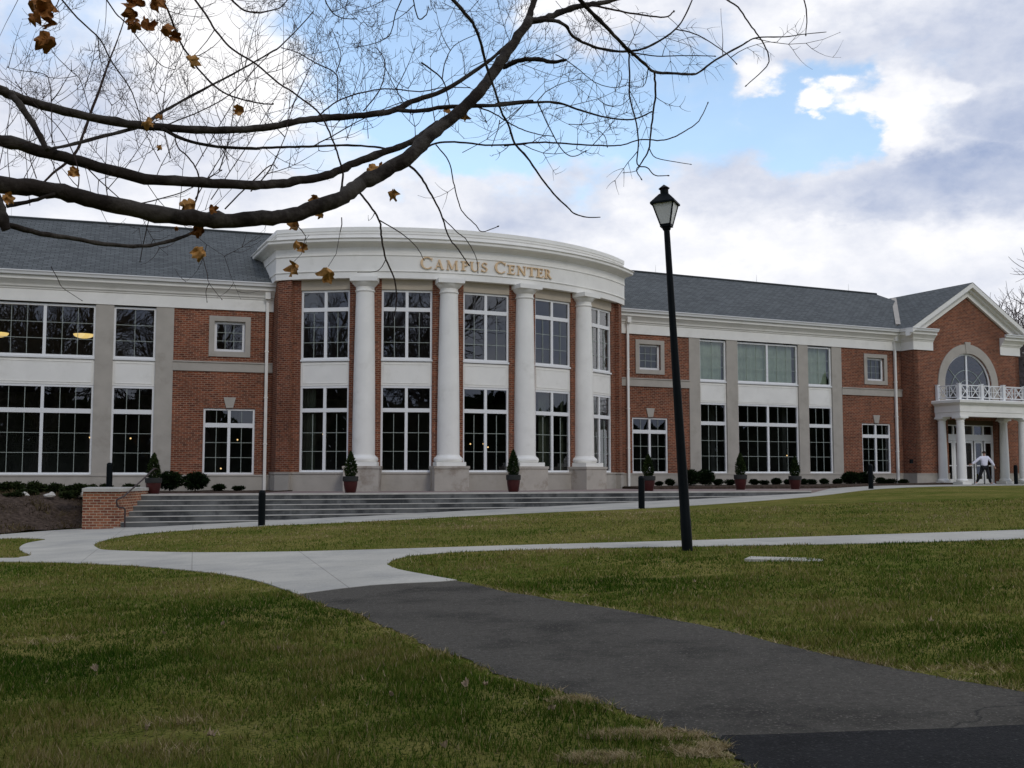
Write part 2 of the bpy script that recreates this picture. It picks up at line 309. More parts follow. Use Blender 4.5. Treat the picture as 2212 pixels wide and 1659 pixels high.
class MB:
    """collects faces; build() links them as one mesh object"""
    def __init__(s): s.v = []; s.f = []; s.uv = []; s.tint = []
    def quad(s, pts, uvs=None):
        n = len(s.v); s.v.extend([tuple(p) for p in pts]); s.f.append(tuple(range(n, n + len(pts))))
        if uvs is None: uvs = [(p[0], p[2]) for p in pts]
        s.uv.extend(uvs)
    def box(s, fr, u0, u1, z0, z1, d0, d1, nu=1):
        us = [u0 + (u1 - u0) * i / nu for i in range(nu + 1)]
        for a, b in zip(us[:-1], us[1:]):
            P = lambda u, z, d: fr.P(u, z, d)
            s.quad([P(a, z0, d1), P(b, z0, d1), P(b, z1, d1), P(a, z1, d1)], [(a, z0), (b, z0), (b, z1), (a, z1)])
            s.quad([P(b, z0, d0), P(a, z0, d0), P(a, z1, d0), P(b, z1, d0)], [(b, z0), (a, z0), (a, z1), (b, z1)])
            s.quad([P(a, z1, d1), P(b, z1, d1), P(b, z1, d0), P(a, z1, d0)], [(a, d1), (b, d1), (b, d0), (a, d0)])
            s.quad([P(a, z0, d0), P(b, z0, d0), P(b, z0, d1), P(a, z0, d1)], [(a, d0), (b, d0), (b, d1), (a, d1)])
        s.quad([fr.P(u0, z0, d0), fr.P(u0, z0, d1), fr.P(u0, z1, d1), fr.P(u0, z1, d0)], [(d0, z0), (d1, z0), (d1, z1), (d0, z1)])
        s.quad([fr.P(u1, z0, d1), fr.P(u1, z0, d0), fr.P(u1, z1, d0), fr.P(u1, z1, d1)], [(d1, z0), (d0, z0), (d0, z1), (d1, z1)])
        return s
    def prism(s, fr, poly, d0, d1):
        """polygon in (u, z), extruded from d0 to d1"""
        n = len(poly)
        s.quad([fr.P(u, z, d1) for u, z in poly], list(poly)); s.quad([fr.P(u, z, d0) for u, z in poly[::-1]], list(poly[::-1]))
        for i in range(n):
            a, b = poly[i], poly[(i + 1) % n]
            s.quad([fr.P(a[0], a[1], d0), fr.P(b[0], b[1], d0), fr.P(b[0], b[1], d1), fr.P(a[0], a[1], d1)], [(0, a[1]), (.1, b[1]), (.1 + abs(d1 - d0), b[1]), (abs(d1 - d0), a[1])])
    def sweep(s, path, prof, cap=True):
        """path: XY points (outside on the right-hand side when walking), prof: (out, z) closed outline"""
        n = len(path); offs = []
        for i in range(n):
            a = Vector(path[max(0, i - 1)]); b = Vector(path[i]); c = Vector(path[min(n - 1, i + 1)])
            t1 = (b - a) if i > 0 else (c - b); t2 = (c - b) if i < n - 1 else (b - a)
            t1.normalize(); t2.normalize(); n1 = Vector((t1.y, -t1.x)); n2 = Vector((t2.y, -t2.x))
            m = (n1 + n2); m.normalize(); m = m / max(.2, m.dot(n1)); offs.append(m)
        L = 0.0; m = len(prof)
        for i in range(n - 1):
            seg = (Vector(path[i + 1]) - Vector(path[i])).length
            for j in range(m):
                p, q = prof[j], prof[(j + 1) % m]
                def W(k, pr): return (path[k][0] + offs[k].x * pr[0], path[k][1] + offs[k].y * pr[0], pr[1])
                s.quad([W(i, p), W(i + 1, p), W(i + 1, q), W(i, q)], [(L, p[1] + p[0]), (L + seg, p[1] + p[0]), (L + seg, q[1] + q[0]), (L, q[1] + q[0])])
            L += seg
        if cap:
            for k in (0, n - 1):
                s.quad([(path[k][0] + offs[k].x * p[0], path[k][1] + offs[k].y * p[0], p[1]) for p in prof])
    def lathe(s, prof, n=24, cx=0, cy=0, caps=True):
        for j in range(len(prof) - 1):
            (r0, z0), (r1, z1) = prof[j], prof[j + 1]
            for i in range(n):
                a, b = 2 * math.pi * i / n, 2 * math.pi * (i + 1) / n
                pts = [(cx + r0 * math.cos(a), cy + r0 * math.sin(a), z0), (cx + r0 * math.cos(b), cy + r0 * math.sin(b), z0), (cx + r1 * math.cos(b), cy + r1 * math.sin(b), z1), (cx + r1 * math.cos(a), cy + r1 * math.sin(a), z1)]
                if r0 < 1e-5: pts = [pts[0], pts[2], pts[3]]
                elif r1 < 1e-5: pts = pts[:3]
                s.quad(pts)
        if caps:
            for (r, z), fl in ((prof[0], True), (prof[-1], False)):
                if r > 1e-4:
                    c = [(cx + r * math.cos(2 * math.pi * i / n), cy + r * math.sin(2 * math.pi * i / n), z) for i in range(n)]
                    s.quad(c[::-1] if fl else c)
        return s
    def tube(s, pts, rad, n=6, cap=True):
        pts = [Vector(p) for p in pts]; rings = []
        up = Vector((.13, .31, .94))
        for i, p in enumerate(pts):
            t = (pts[min(i + 1, len(pts) - 1)] - pts[max(i - 1, 0)])
            if t.length < 1e-9: t = Vector((0, 0, 1))
            t.normalize(); x = t.cross(up)
            if x.length < .05: x = t.cross(Vector((1, 0, 0)))
            x.normalize(); y = t.cross(x); r = rad[i]
            rings.append([p + (x * math.cos(2 * math.pi * k / n) + y * math.sin(2 * math.pi * k / n)) * r for k in range(n)])
        base = len(s.v)
        for rg in rings:
            for q in rg: s.v.append(tuple(q))
        for i in range(len(rings) - 1):
            for k in range(n):
                a = base + i * n + k; b = base + i * n + (k + 1) % n
                s.f.append((a, b, b + n, a + n)); s.uv.extend([(0, 0)] * 4)
        if cap:
            for st in (base, base + (len(rings) - 1) * n):
                s.f.append(tuple(range(st, st + n))); s.uv.extend([(0, 0)] * n)
    def build(s, name, material, parent=None, smooth=None, merge=True, fix=True):
        me = bpy.data.meshes.new(name)
        me.from_pydata(s.v, [], s.f)
        uv = me.uv_layers.new(name='UVMap'); uv.data.foreach_set('uv', np.array(s.uv, dtype=np.float32).ravel())
        if s.tint:
            at_ = me.attributes.new('tint', 'FLOAT', 'FACE'); at_.data.foreach_set('value', np.array(s.tint, dtype=np.float32))
        if fix and merge:
            bm = bmesh.new(); bm.from_mesh(me)
            bmesh.ops.remove_doubles(bm, verts=bm.verts, dist=1e-5)
            bmesh.ops.recalc_face_normals(bm, faces=bm.faces)
            bm.to_mesh(me); bm.free()
        if smooth is not None:
            me.polygons.foreach_set('use_smooth', [True] * len(me.polygons)); me.set_sharp_from_angle(angle=R_(smooth))
        if material: me.materials.append(material)
        o = bpy.data.objects.new(name, me); COL.objects.link(o)
        if parent: 
            o.parent = parent
            if parent.get("world"): o.matrix_parent_inverse = Matrix.Translation(parent.location).inverted()
        return o

class Fr:
    """flat wall frame: u along the wall, z up, d out of the wall"""
    def __init__(s, O, a): s.O = Vector((O[0], O[1])); s.a = Vector(a).normalized(); s.n = Vector((s.a.y, -s.a.x)); s.arc = False
    def P(s, u, z, d=0.0): p = s.O + s.a * u + s.n * d; return (p.x, p.y, z)
    def xy(s, u, d=0.0): p = s.O + s.a * u + s.n * d; return (p.x, p.y)
class Arc:
    def __init__(s, C, R, ang): s.C = Vector(C); s.R = R; s.ang = ang; s.arc = True
    def P(s, u, z, d=0.0):
        q = s.ang + u / s.R; r = s.R + d; return (s.C.x + r * math.sin(q), s.C.y - r * math.cos(q), z)
    def xy(s, u, d=0.0): p = s.P(u, 0, d); return (p[0], p[1])
    def flat(s, th):
        q = s.ang + th; return Fr((s.C.x + s.R * math.sin(q), s.C.y - s.R * math.cos(q)), (math.cos(q), math.sin(q)))
IDF = Fr((0, 0), (1, 0))      # u = x, d = -y

def softmin(a, b, k=.08):
    h = np.clip(.5 + .5 * (b - a) / k, 0, 1); return b * (1 - h) + a * h - k * h * (1 - h)
def g(x, y):
    a = -.85 + .034 * np.clip(x, -25, 60) + .0095 * np.clip(y, -20, 80)
    return softmin(a, .13, .12)
def gpt(px, py):
    """pixel -> point on the sloping lawn"""
    r = ray(px, py); lo, hi = 2.0, 400.0
    f = lambda t: EYE + r.z * t - float(g(r.x * t, r.y * t))
    for _ in range(60):
        m = (lo + hi) / 2
        if f(m) > 0: lo = m
        else: hi = m
    return (r.x * lo, r.y * lo)
def catmull(pts, k=5, closed=False):
    out = []; n = len(pts)
    for i in range(n - 1 if not closed else n):
        p = [Vector(pts[(i + j) % n]) if closed else Vector(pts[min(max(i + j, 0), n - 1)]) for j in (-1, 0, 1, 2)]
        for q in range(k):
            t = q / k
            out.append(.5 * ((2 * p[1]) + (p[2] - p[0]) * t + (2 * p[0] - 5 * p[1] + 4 * p[2] - p[3]) * t * t + (3 * p[1] - p[0] - 3 * p[2] + p[3]) * t ** 3))
    if not closed: out.append(Vector(pts[-1]))
    return out
# ------------------------------------------------------------------ ground
def poly_sheet(name, poly, zf, material, step=.8, thick=None, kind='structure', smooth=None):
    bm = bmesh.new(); vs = [bm.verts.new((p[0], p[1], 0)) for p in poly]; bm.faces.new(vs)
    xs = [p[0] for p in poly]; ys = [p[1] for p in poly]
    for ax, lo, hi in ((0, min(xs), max(xs)), (1, min(ys), max(ys))):
        k = math.ceil(lo / step) * step
        while k < hi:
            co = (k, 0, 0) if ax == 0 else (0, k, 0); no = (1, 0, 0) if ax == 0 else (0, 1, 0)
            bmesh.ops.bisect_plane(bm, geom=bm.verts[:] + bm.edges[:] + bm.faces[:], plane_co=co, plane_no=no); k += step
    bmesh.ops.triangulate(bm, faces=[f for f in bm.faces if len(f.verts) > 4])
    for v in bm.verts: v.co.z = zf(v.co.x, v.co.y)
    bmesh.ops.recalc_face_normals(bm, faces=bm.faces)
    if sum(f.normal.z for f in bm.faces) < 0: bmesh.ops.reverse_faces(bm, faces=bm.faces)
    if thick:
        top = bm.faces[:]; bd = [e for e in bm.edges if e.is_boundary]
        r = bmesh.ops.extrude_edge_only(bm, edges=bd)
        for v in r['geom']:
            if isinstance(v, bmesh.types.BMVert): v.co.z -= thick
    me = bpy.data.meshes.new(name)
    bm.to_mesh(me); bm.free()
    uv = me.uv_layers.new(name='UVMap')
    co = np.array([me.vertices[l.vertex_index].co[:2] for l in me.loops], dtype=np.float32); uv.data.foreach_set('uv', co.ravel())
    me.materials.append(material); o = bpy.data.objects.new(name, me); COL.objects.link(o)
    tag(o, kind=kind); return o

def lawn_grid():
    xs = np.concatenate([np.linspace(-900, -60, 8), np.arange(-48, 60, 1.5), np.linspace(75, 900, 8)])
    ys = np.concatenate([np.linspace(-400, -30, 6), np.arange(-20, 80, 1.5), np.linspace(95, 1500, 9)])
    X, Y = np.meshgrid(xs, ys); Z = g(X, Y)
    v = np.stack([X, Y, Z], -1).reshape(-1, 3); nx, ny = len(xs), len(ys)
    f = [(j * nx + i, j * nx + i + 1, (j + 1) * nx + i + 1, (j + 1) * nx + i) for j in range(ny - 1) for i in range(nx - 1)]
    me = bpy.data.meshes.new('lawn'); me.from_pydata([tuple(p) for p in v], [], f); me.polygons.foreach_set('use_smooth', [True] * len(f))
    me.materials.append(MT['lawn']); o = bpy.data.objects.new('lawn', me); COL.objects.link(o); tag(o, kind='structure')
lawn_grid()

def sm(pts, k=5): return [tuple(p) for p in catmull([gpt(*p) for p in pts], k)]
PX_UP = [(-420, 1190), (-200, 1172), (0, 1155.5), (108, 1147), (196, 1141.5), (250, 1139)]
PX_ISL_TOP = [(2900, 1043), (2500, 1046), (2212, 1048.5), (1991, 1052), (1876, 1058.5), (1762, 1072), (1585, 1086.5), (1380, 1099), (1219, 1105.5), (1016, 1115), (820, 1125.5), (555, 1137.5), (420, 1145), (320, 1152.5), (250, 1162), (212, 1172)]
PX_ISL_BOT = [(202, 1178), (212, 1185), (240, 1189.5), (400, 1194), (600, 1193), (825, 1187.5), (1106, 1179), (1471, 1169), (1856, 1157), (2212, 1145.5), (2700, 1128), (3300, 1106)]
PX_LOW = [(3300, 1120), (2700, 1146), (2212, 1165), (1856, 1175), (1476, 1181.5), (1106, 1189), (960, 1195), (880, 1203), (846, 1212)]
PX_TIP = [(835, 1220.5), (860, 1231), (925, 1243.5), (987, 1254.5)]
PX_JOINT = [(950, 1258), (800, 1266), (645, 1285)]
PX_LL = [(575, 1261), (525, 1249), (450, 1237.5), (300, 1224), (150, 1217), (0, 1214), (-300, 1212)]
PX_SL = [(-300, 1206), (0, 1206.5), (45, 1204), (66, 1200), (50, 1193), (42, 1184), (58, 1174), (98, 1166), (60, 1163.5), (0, 1164.5), (-300, 1180)]
isl_top, isl_bot, low, tip = sm(PX_ISL_TOP), sm(PX_ISL_BOT), sm(PX_LOW), sm(PX_TIP, 3)
joint, ll, sl, up = sm(PX_JOINT, 3), sm(PX_LL), sm(PX_SL), sm(PX_UP, 3)
# far side of the upper walk, under the steps and along the planting bed
far_edge = [(-12.0, 33.6), (-11.3, 34.0), (-6, 36.0), (0, 37.9), (6, 40.0), (11.0, 42.2), (14.0, 47.6), (18.5, 52.0), (24, 56.6), (28.3, 57.8), (32, 60), (60, 72)]
conc = up + far_edge + isl_top + isl_bot + low + tip + joint + ll + sl
def clean(poly):
    out = []
    for p in poly:
        if not out or (Vector(p) - Vector(out[-1])).length > .01: out.append(tuple(p)[:2])
    return out
conc = clean(conc)
poly_sheet('concrete_walk', conc, lambda x, y: float(g(x, y)) + .012, MT['concrete'], thick=.06)
PX_AL = [(645, 1285.5), (680, 1300), (710, 1313), (760, 1322), (800, 1343), (840, 1358), (875, 1373), (910, 1394), (940, 1406), (1000, 1421), (1045, 1446), (1100, 1463), (1206, 1495), (1265, 1512), (1331, 1530), (1400, 1556), (1456, 1575), (1520, 1588), (1566, 1605), (1590, 1640), (1620, 1665), (1760, 1760), (2100, 2100)]
PX_AR = [(6000, 1900), (3200, 1610), (2500, 1532), (2212, 1497), (2080, 1473), (1956, 1450), (1731, 1403), (1506, 1350), (1306, 1313), (1106, 1281), (1040, 1266), (987, 1255)]
al, ar = sm(PX_AL, 4), sm(PX_AR, 4)
rr = random.Random(3)
al = [(x + rr.uniform(-.035, .035), y + rr.uniform(-.035, .035)) for x, y in al]
ar = [(x + rr.uniform(-.02, .02), y + rr.uniform(-.02, .02)) for x, y in ar]
asph = clean(al + ar + joint)
poly_sheet('asphalt_path', asph, lambda x, y: float(g(x, y)) + .006, MT['asphalt'])
seam = sm([(1560, 1592), (1660, 1590), (1856, 1583), (2050, 1577), (2212, 1569), (2600, 1556), (4200, 1530)], 5)
_q = Vector(gpt(1562, 1600)); _i = min(range(len(al)), key=lambda k: (Vector(al[k]) - _q).length)
dk = clean(seam + [tuple(gpt(6400, 1990))] + al[_i:][::-1])
poly_sheet('fresh_asphalt_path', dk, lambda x, y: float(g(x, y)) + .010, MT['asphalt2'])

# plaza and steps
SA = Vector((.948, .317)).normalized(); SO = Vector((-10.55, 34.40))
SF = Fr(SO, SA)
def zp(u): return .002 * u
plaza = [SF.xy(-1.0, 0), SF.xy(23.0, 0), (13.6, 47.0), (5.5, 45.2), (3.5, 49.3), (-5, 46), (-9.3, 43.0), (-8.6, 38.2), (-12.3, 38.1)]
PZ = poly_sheet('plaza_paving', clean(plaza), lambda x, y: zp((Vector((x, y)) - SO).dot(SA)), MT['paver'], thick=.5)
mb = MB()
mb.box(SF, -.95, 23.0, -.018, .035, -.32, .02, 24); mb.build('plaza_edge', MT['tread'])['kind'] = 'structure'
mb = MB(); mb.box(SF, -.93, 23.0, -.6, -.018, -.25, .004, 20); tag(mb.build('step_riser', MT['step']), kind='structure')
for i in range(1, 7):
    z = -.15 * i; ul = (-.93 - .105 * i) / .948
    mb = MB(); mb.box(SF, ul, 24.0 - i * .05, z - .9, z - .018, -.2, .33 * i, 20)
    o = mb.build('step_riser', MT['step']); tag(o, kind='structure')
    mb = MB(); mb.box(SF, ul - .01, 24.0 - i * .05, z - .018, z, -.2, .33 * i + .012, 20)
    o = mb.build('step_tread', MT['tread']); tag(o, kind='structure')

# planting beds
def bedz_l(x, y): return .03 + .03 * math.sin(x * 2.1) * math.sin(y * 1.7)
poly_sheet('left_planting_bed', [(-32, 31.3), (-12.5, 38.3), (-8.7, 38.3), (-8.2, 43.2), (-40, 33)], bedz_l, MT['mulch'], step=.6, thick=.5)
BA = Vector(gpt(196, 1141)); BB = Vector(gpt(-200, 1171)); BN = Vector((-(BA - BB).y, (BA - BB).x)).normalized()
def bank(x, y):
    # rises from the walk to the bed
    t = (Vector((x, y)) - BA).dot(BN) - .05
    t = min(1, max(0, t / 3.4)); t = t * t * (3 - 2 * t)
    return float(g(x, y)) * (1 - t) + .0 * t + .015 + .05 * math.sin(x * 3.3 + y) * math.sin(y * 2.9)
bank_poly = [gpt(196, 1141), gpt(108, 1146.5), gpt(0, 1155), gpt(-200, 1171), (-26, 27.6), (-34, 31.8), (-18, 37.2), (-12.3, 38.5), (-12.3, 33)]
poly_sheet('planted_bank', clean(bank_poly), bank, MT['mulch'], step=.45)
poly_sheet('right_planting_bed', [(5.3, 45.1), (13.7, 46.8), (18.2, 51.6), (22.5, 56.3), (19.9, 57.8), (4.4, 50.0)], lambda x, y: .115 + .006 * (x - 5) + .02 * math.sin(x * 2.1) * math.sin(y * 1.7), MT['mulch'], step=.6, thick=.3)
# entrance pad under the portico
# ------------------------------------------------------------------ the building
aL, aR, O0 = (.94841681, .3170261), (.90046196, .43493478), (-9.25538201, 43.0)
LW, RW = Fr(O0, aL), Fr(O0, aR)
RC, RR, RA, BAY, WH = (-5.494, 52.877), 11.139, .4146, .2818, .0864
ARC = Arc(RC, RR, RA)
BLD = empty('campus_building', (-5.5, 45.0, 0)); BLD['world'] = 1
tag(BLD, 'long two storey red brick building with curved white columned front and gabled side entrance', 'building')

def wall_grid(mb, fr, u0, u1, z0, z1, d, th, ops, du=50.0):
    us = sorted({u0, u1, *[o[0] for o in ops], *[o[1] for o in ops]}); us = [u for u in us if u0 <= u <= u1]
    zs = sorted({z0, z1, *[o[2] for o in ops], *[o[3] for o in ops]}); zs = [z for z in zs if z0 <= z <= z1]
    hole = lambda u, z: any(o[0] < u < o[1] and o[2] < z < o[3] for o in ops)
    for i in range(len(us) - 1):
        k = max(1, math.ceil((us[i + 1] - us[i]) / du))
        for q in range(k):
            a = us[i] + (us[i + 1] - us[i]) * q / k; b = us[i] + (us[i + 1] - us[i]) * (q + 1) / k
            for j in range(len(zs) - 1):
                if hole((a + b) / 2, (zs[j] + zs[j + 1]) / 2): continue
                z, w = zs[j], zs[j + 1]
                mb.quad([fr.P(a, z, d), fr.P(b, z, d), fr.P(b, w, d), fr.P(a, w, d)], [(a, z), (b, z), (b, w), (a, w)])
    for (a, b, z, w) in list(ops) + [(u0, u1, z0, z1)]:
        for (p, q) in (((a, z), (a, w)), ((b, w), (b, z)), ((a, w), (b, w)), ((b, z), (a, z))):
            mb.quad([fr.P(p[0], p[1], d), fr.P(q[0], q[1], d), fr.P(q[0], q[1], d - th), fr.P(p[0], p[1], d - th)], [(p[0], p[1]), (q[0] + .001, q[1]), (q[0] + th, q[1]), (p[0] + th, p[1])])

def window(fr, u0, u1, z0, z1, d, vm=(), hm=(), bars=(), glass=GL, fw=.075, name='window', sill=True):
    """vm: heavy upright positions, hm: heavy transom (z, half height), bars: list of (u0,u1,z0,z1,ncol,nrow)"""
    mb = MB()
    mb.box(fr, u0, u0 + fw, z0, z1, d - .1, d); mb.box(fr, u1 - fw, u1, z0, z1, d - .1, d)
    mb.box(fr, u0 + fw, u1 - fw, z0, z0 + fw, d - .1, d - .001); mb.box(fr, u0 + fw, u1 - fw, z1 - fw, z1, d - .1, d - .001)
    for u in vm: mb.box(fr, u - .055, u + .055, z0 + fw, z1 - fw, d - .1, d - .003)
    for z, h in hm: mb.box(fr, u0 + fw, u1 - fw, z - h, z + h, d - .1, d + .004)
    w = mb.build(name, MT['frame'], BLD)
    mb = MB(); mb.quad([fr.P(u0 + .03, z0 + .03, d - .06), fr.P(u1 - .03, z0 + .03, d - .06), fr.P(u1 - .03, z1 - .03, d - .06), fr.P(u0 + .03, z1 - .03, d - .06)])
    mb.build('pane', glass, w, merge=False)
    mb = MB(); bw = .009
    for (a, b, z, y, nc, nr) in bars:
        for i in range(1, nc): u = a + (b - a) * i / nc; mb.box(fr, u - bw, u + bw, z, y, d - .058, d - .035)
        for j in range(1, nr): v = z + (y - z) * j / nr; mb.box(fr, a, b, v - bw, v + bw, d - .0575, d - .034)
    if mb.v: mb.build('glazing_bars', MT['bars'], w)
    if sill:
        mb = MB(); mb.box(fr, u0 - .02, u1 + .02, z0 - .07, z0 - .002, d - .1, d + .07); mb.build('sill', MT['frame'], w)
    return w

def panel(fr, u0, u1, z0, z1, d):
    mb = MB(); mb.box(fr, u0, u1, z0, z1, d - .1, d)
    e = .09
    mb.box(fr, u0 + e, u1 - e, z1 - e - .02, z1 - e, d, d + .015); mb.box(fr, u0 + e, u1 - e, z0 + e, z0 + e + .02, d, d + .015)
    mb.box(fr, u0 + e, u0 + e + .02, z0 + e + .02, z1 - e - .02, d, d + .015); mb.box(fr, u1 - e - .02, u1 - e, z0 + e + .02, z1 - e - .02, d, d + .015)
    return mb.build('spandrel_panel', MT['white'], BLD)

def glazed_bay(fr, u0, u1, dz, double, curtain=False):
    """pair of stacked windows between pilasters; double = two wide lights"""
    d = -.06; m = (u0 + u1) / 2; vm = (m,) if double else ()
    a, b = (.64 + dz, 3.95 + dz); tr = 2.99 + dz
    halves = [(u0 + .075, m - .055), (m + .055, u1 - .075)] if double else [(u0 + .075, u1 - .075)]
    bars = []
    for (p, q) in halves: bars += [(p, q, tr + .09, b - .075, 3, 1), (p, q, a + .075, tr - .09, 3, 3)]
    window(fr, u0, u1, a, b, d, vm, [(tr, .085)], bars)
    panel(fr, u0, u1, b + .01, 4.92 + dz, d + .01)
    bars = [(p, q, 5.07 + dz, 6.87 + dz, 3 if double else 2, 3) for (p, q) in halves]
    window(fr, u0, u1, 5.0 + dz, 6.95 + dz, d, vm, (), bars, glass=GLU)
    if curtain:
        mb = MB(); n = int((u1 - u0) / .06)
        for i in range(n):
            ua = u0 + .1 + (u1 - u0 - .2) * i / n; ub = u0 + .1 + (u1 - u0 - .2) * (i + 1) / n
            da = -.32 + .035 * math.sin(i * 1.3) + .02 * math.sin(i * .37); db = -.32 + .035 * math.sin((i + 1) * 1.3) + .02 * math.sin((i + 1) * .37)
            mb.quad([fr.P(ua, 5.0 + dz, da), fr.P(ub, 5.0 + dz, db), fr.P(ub, 6.95 + dz, db), fr.P(ua, 6.95 + dz, da)])
        mb.build('curtain', MT['curtain'], BLD, smooth=60)

def brick_block(fr, u0, u1, dz, usq, ugr):
    """brick wall with small square window above and a double window with keystone below"""
    sq = (usq - .58, usq + .58, 5.38 + dz, 6.56 + dz); gw = (ugr - .965, ugr + .965, .64 + dz, 3.18 + dz)
    mb = MB(); wall_grid(mb, fr, u0, u1, .0, 7.0 + dz, 0, .25, [sq, gw]); mb.build('brick_wall', MT['brick'], BLD, merge=False)
    mb = MB(); a, b, z, w = sq; e = .20
    mb.box(fr, a - e, a, z - e, w + e, -.05, .045); mb.box(fr, b, b + e, z - e, w + e, -.05, .045)
    mb.box(fr, a, b, w, w + e, -.05, .045); mb.box(fr, a, b, z - e, z, -.05, .045); s_ = mb.build('stone_surround', MT['stone'], BLD)
    window(fr, a, b, z, w, -.1, (), (), [(a + .1, b - .1, z + .1, w - .1, 3, 3)], fw=.1, sill=False)
    m = ugr; tr = 2.53 + dz; bars = []
    for (p, q) in ((gw[0] + .075, m - .055), (m + .055, gw[1] - .075)): bars += [(p, q, tr + .09, gw[3] - .075, 2, 1), (p, q, gw[2] + .075, tr - .09, 2, 3)]
    window(fr, *gw, -.05, (m,), [(tr, .085)], bars)
    mb = MB(); mb.prism(fr, [(m - .13, 3.20 + dz), (m + .13, 3.20 + dz), (m + .23, 3.61 + dz), (m - .23, 3.61 + dz)], -.02, .05); mb.build('keystone', MT['stone'], BLD)
    mb = MB(); n = 22                                            # splayed brick header course over the window
    for i in range(n):
        t0 = -1.08 + 2.16 * i / n; t1 = -1.08 + 2.16 * (i + .86) / n
        if abs((t0 + t1) / 2) < .2: continue
        if i == n // 2 + 2: mb.build('brick_arch', MT['brick'], BLD, merge=False); mb = MB()
        mb.prism(fr, [(m + t0, 3.19 + dz), (m + t1, 3.19 + dz), (m + t1 * 1.12, 3.42 + dz), (m + t0 * 1.12, 3.42 + dz)], -.01, .006)
    mb.build('brick_arch', MT['brick'], BLD, merge=False)
    mb = MB(); mb.box(fr, u0, u1, 4.60 + dz, 4.93 + dz, -.05, .05); mb.box(fr, u0, u1, 4.93 + dz, 4.98 + dz, -.05, .085); mb.build('stone_band', MT['stone'], BLD)

def downspout(fr, u, dz, z0, d0=.04):
    mb = MB(); mb.box(fr, u - .055, u + .055, z0, 7.35 + dz, d0 + .03, d0 + .13)
    mb.prism(Fr(fr.xy(u - .1, 0), fr.n), [(d0 + .02, 7.45 + dz), (d0 + .30, 7.45 + dz), (d0 + .30, 7.93 + dz), (d0 + .02, 7.93 + dz)], 0, -.0) if False else None
    mb.box(fr, u - .1, u + .1, 7.47 + dz, 7.93 + dz, d0 + .03, d0 + .26)
    mb.prism(fr, [(u - .055, 7.35 + dz), (u + .055, 7.35 + dz), (u + .1, 7.47 + dz), (u - .1, 7.47 + dz)], d0 + .03, d0 + .14)
    for z in (1.8, 3.6, 5.4): mb.box(fr, u - .075, u + .075, z, z + .04, d0, d0 + .14)
    return mb.build('downspout', MT['white'], BLD)

CORN = [(.02, 7.0), (.06, 7.0), (.06, 7.44), (.09, 7.46), (.10, 7.50), (.15, 7.54), (.17, 7.60), (.20, 7.64), (.30, 7.74), (.36, 7.78), (.37, 7.92), (.02, 7.92)]
GUT = [(.37, 7.94), (.40, 7.92), (.47, 7.93), (.49, 8.0), (.53, 8.05), (.53, 8.08), (.37, 8.08)]
def eaves(path, dz, gutter=True):
    mb = MB(); mb.sweep(path, [(a, b + dz) for a, b in CORN]); mb.build('cornice', MT['white'], BLD)
    if gutter: mb = MB(); mb.sweep(path, [(a, b + dz) for a, b in GUT]); mb.build('gutter', MT['frame'], BLD)

def plinth(fr, u0, u1, dz, z0=-.15):
    mb = MB(); mb.box(fr, u0, u1, z0, .57 + dz, -.2, .05, max(1, int((u1 - u0) / 1.5))); mb.box(fr, u0, u1, .57 + dz, .635 + dz, -.2, .075); mb.build('stone_plinth', MT['stone'], BLD)

# left wing ---------------------------------------------------------
def stone_pil(fr, u0, u1, dz):
    mb = MB(); mb.box(fr, u0, u1, .635 + dz, 7.0 + dz, -.22, .03)
    mb.build('stone_pilaster', MT['stone'], BLD)
for u0, u1 in ((-4.51, -3.86), (-6.66, -6.02), (-10.8, -10.18), (-12.96, -12.32)): stone_pil(LW, u0, u1, 0)
glazed_bay(LW, -6.02, -4.51, 0, False); glazed_bay(LW, -10.18, -6.66, 0, True); glazed_bay(LW, -12.32, -10.8, 0, False)
brick_block(LW, -3.86, .9, 0, -1.78, -1.735); brick_block(LW, -17.2, -12.96, 0, -15.0, -15.0)
plinth(LW, -17.2, .9, 0); downspout(LW, -.38, 0, .0)
eaves([LW.xy(-17.2), LW.xy(1.6)], 0)
# right wing --------------------------------------------------------
DZ = .065
for u0, u1 in ((19.5, 20.11), (21.65, 22.30), (26.0, 26.62), (28.15, 28.78)): stone_pil(RW, u0, u1, DZ)
glazed_bay(RW, 20.11, 21.65, DZ, False, True); glazed_bay(RW, 22.30, 26.0, DZ, True, True); glazed_bay(RW, 26.62, 28.15, DZ, False, True)
brick_block(RW, 14.6, 19.5, DZ, 17.33, 17.32); brick_block(RW, 28.78, 32.86, DZ, 31.07, 31.03)
plinth(RW, 14.6, 32.86, DZ); downspout(RW, 32.32, DZ, .2); downspout(RW, 16.07, DZ, .05)
# pavilion ----------------------------------------------------------
PD = .9
PV = Fr(RW.xy(0, PD), aR)
PU0, PU1, PUC = 32.83, 40.55, 36.68
RET = Fr(RW.xy(PU0, -.2), RW.n)      # left return, u runs toward the viewer
mb = MB(); mb.box(Fr(RW.xy(PU0, -.2), RW.n), 0, PD + .2, 0, 8.0, -.3, 0); mb.build('brick_wall', MT['brick'], BLD, merge=False)
AC, AR0, AR1, AZ = 36.66, 1.72, 2.2, 5.32
DO = (35.1, 38.75, .12, 3.5)        # door opening
mb = MB()
gz = lambda u: 8.1 + .6 * (min(u - (PU0 - .35), (2 * PUC - PU0 + .35) - u))
na = 16
arcp = [(AC + AR0 * math.cos(math.pi * (1 - i / na)), AZ + AR0 * math.sin(math.pi * i / na)) for i in range(na + 1)]
us = sorted({PU0, PU1, DO[0], DO[1], AC - AR0, AC + AR0, PUC, *[p[0] for p in arcp]})
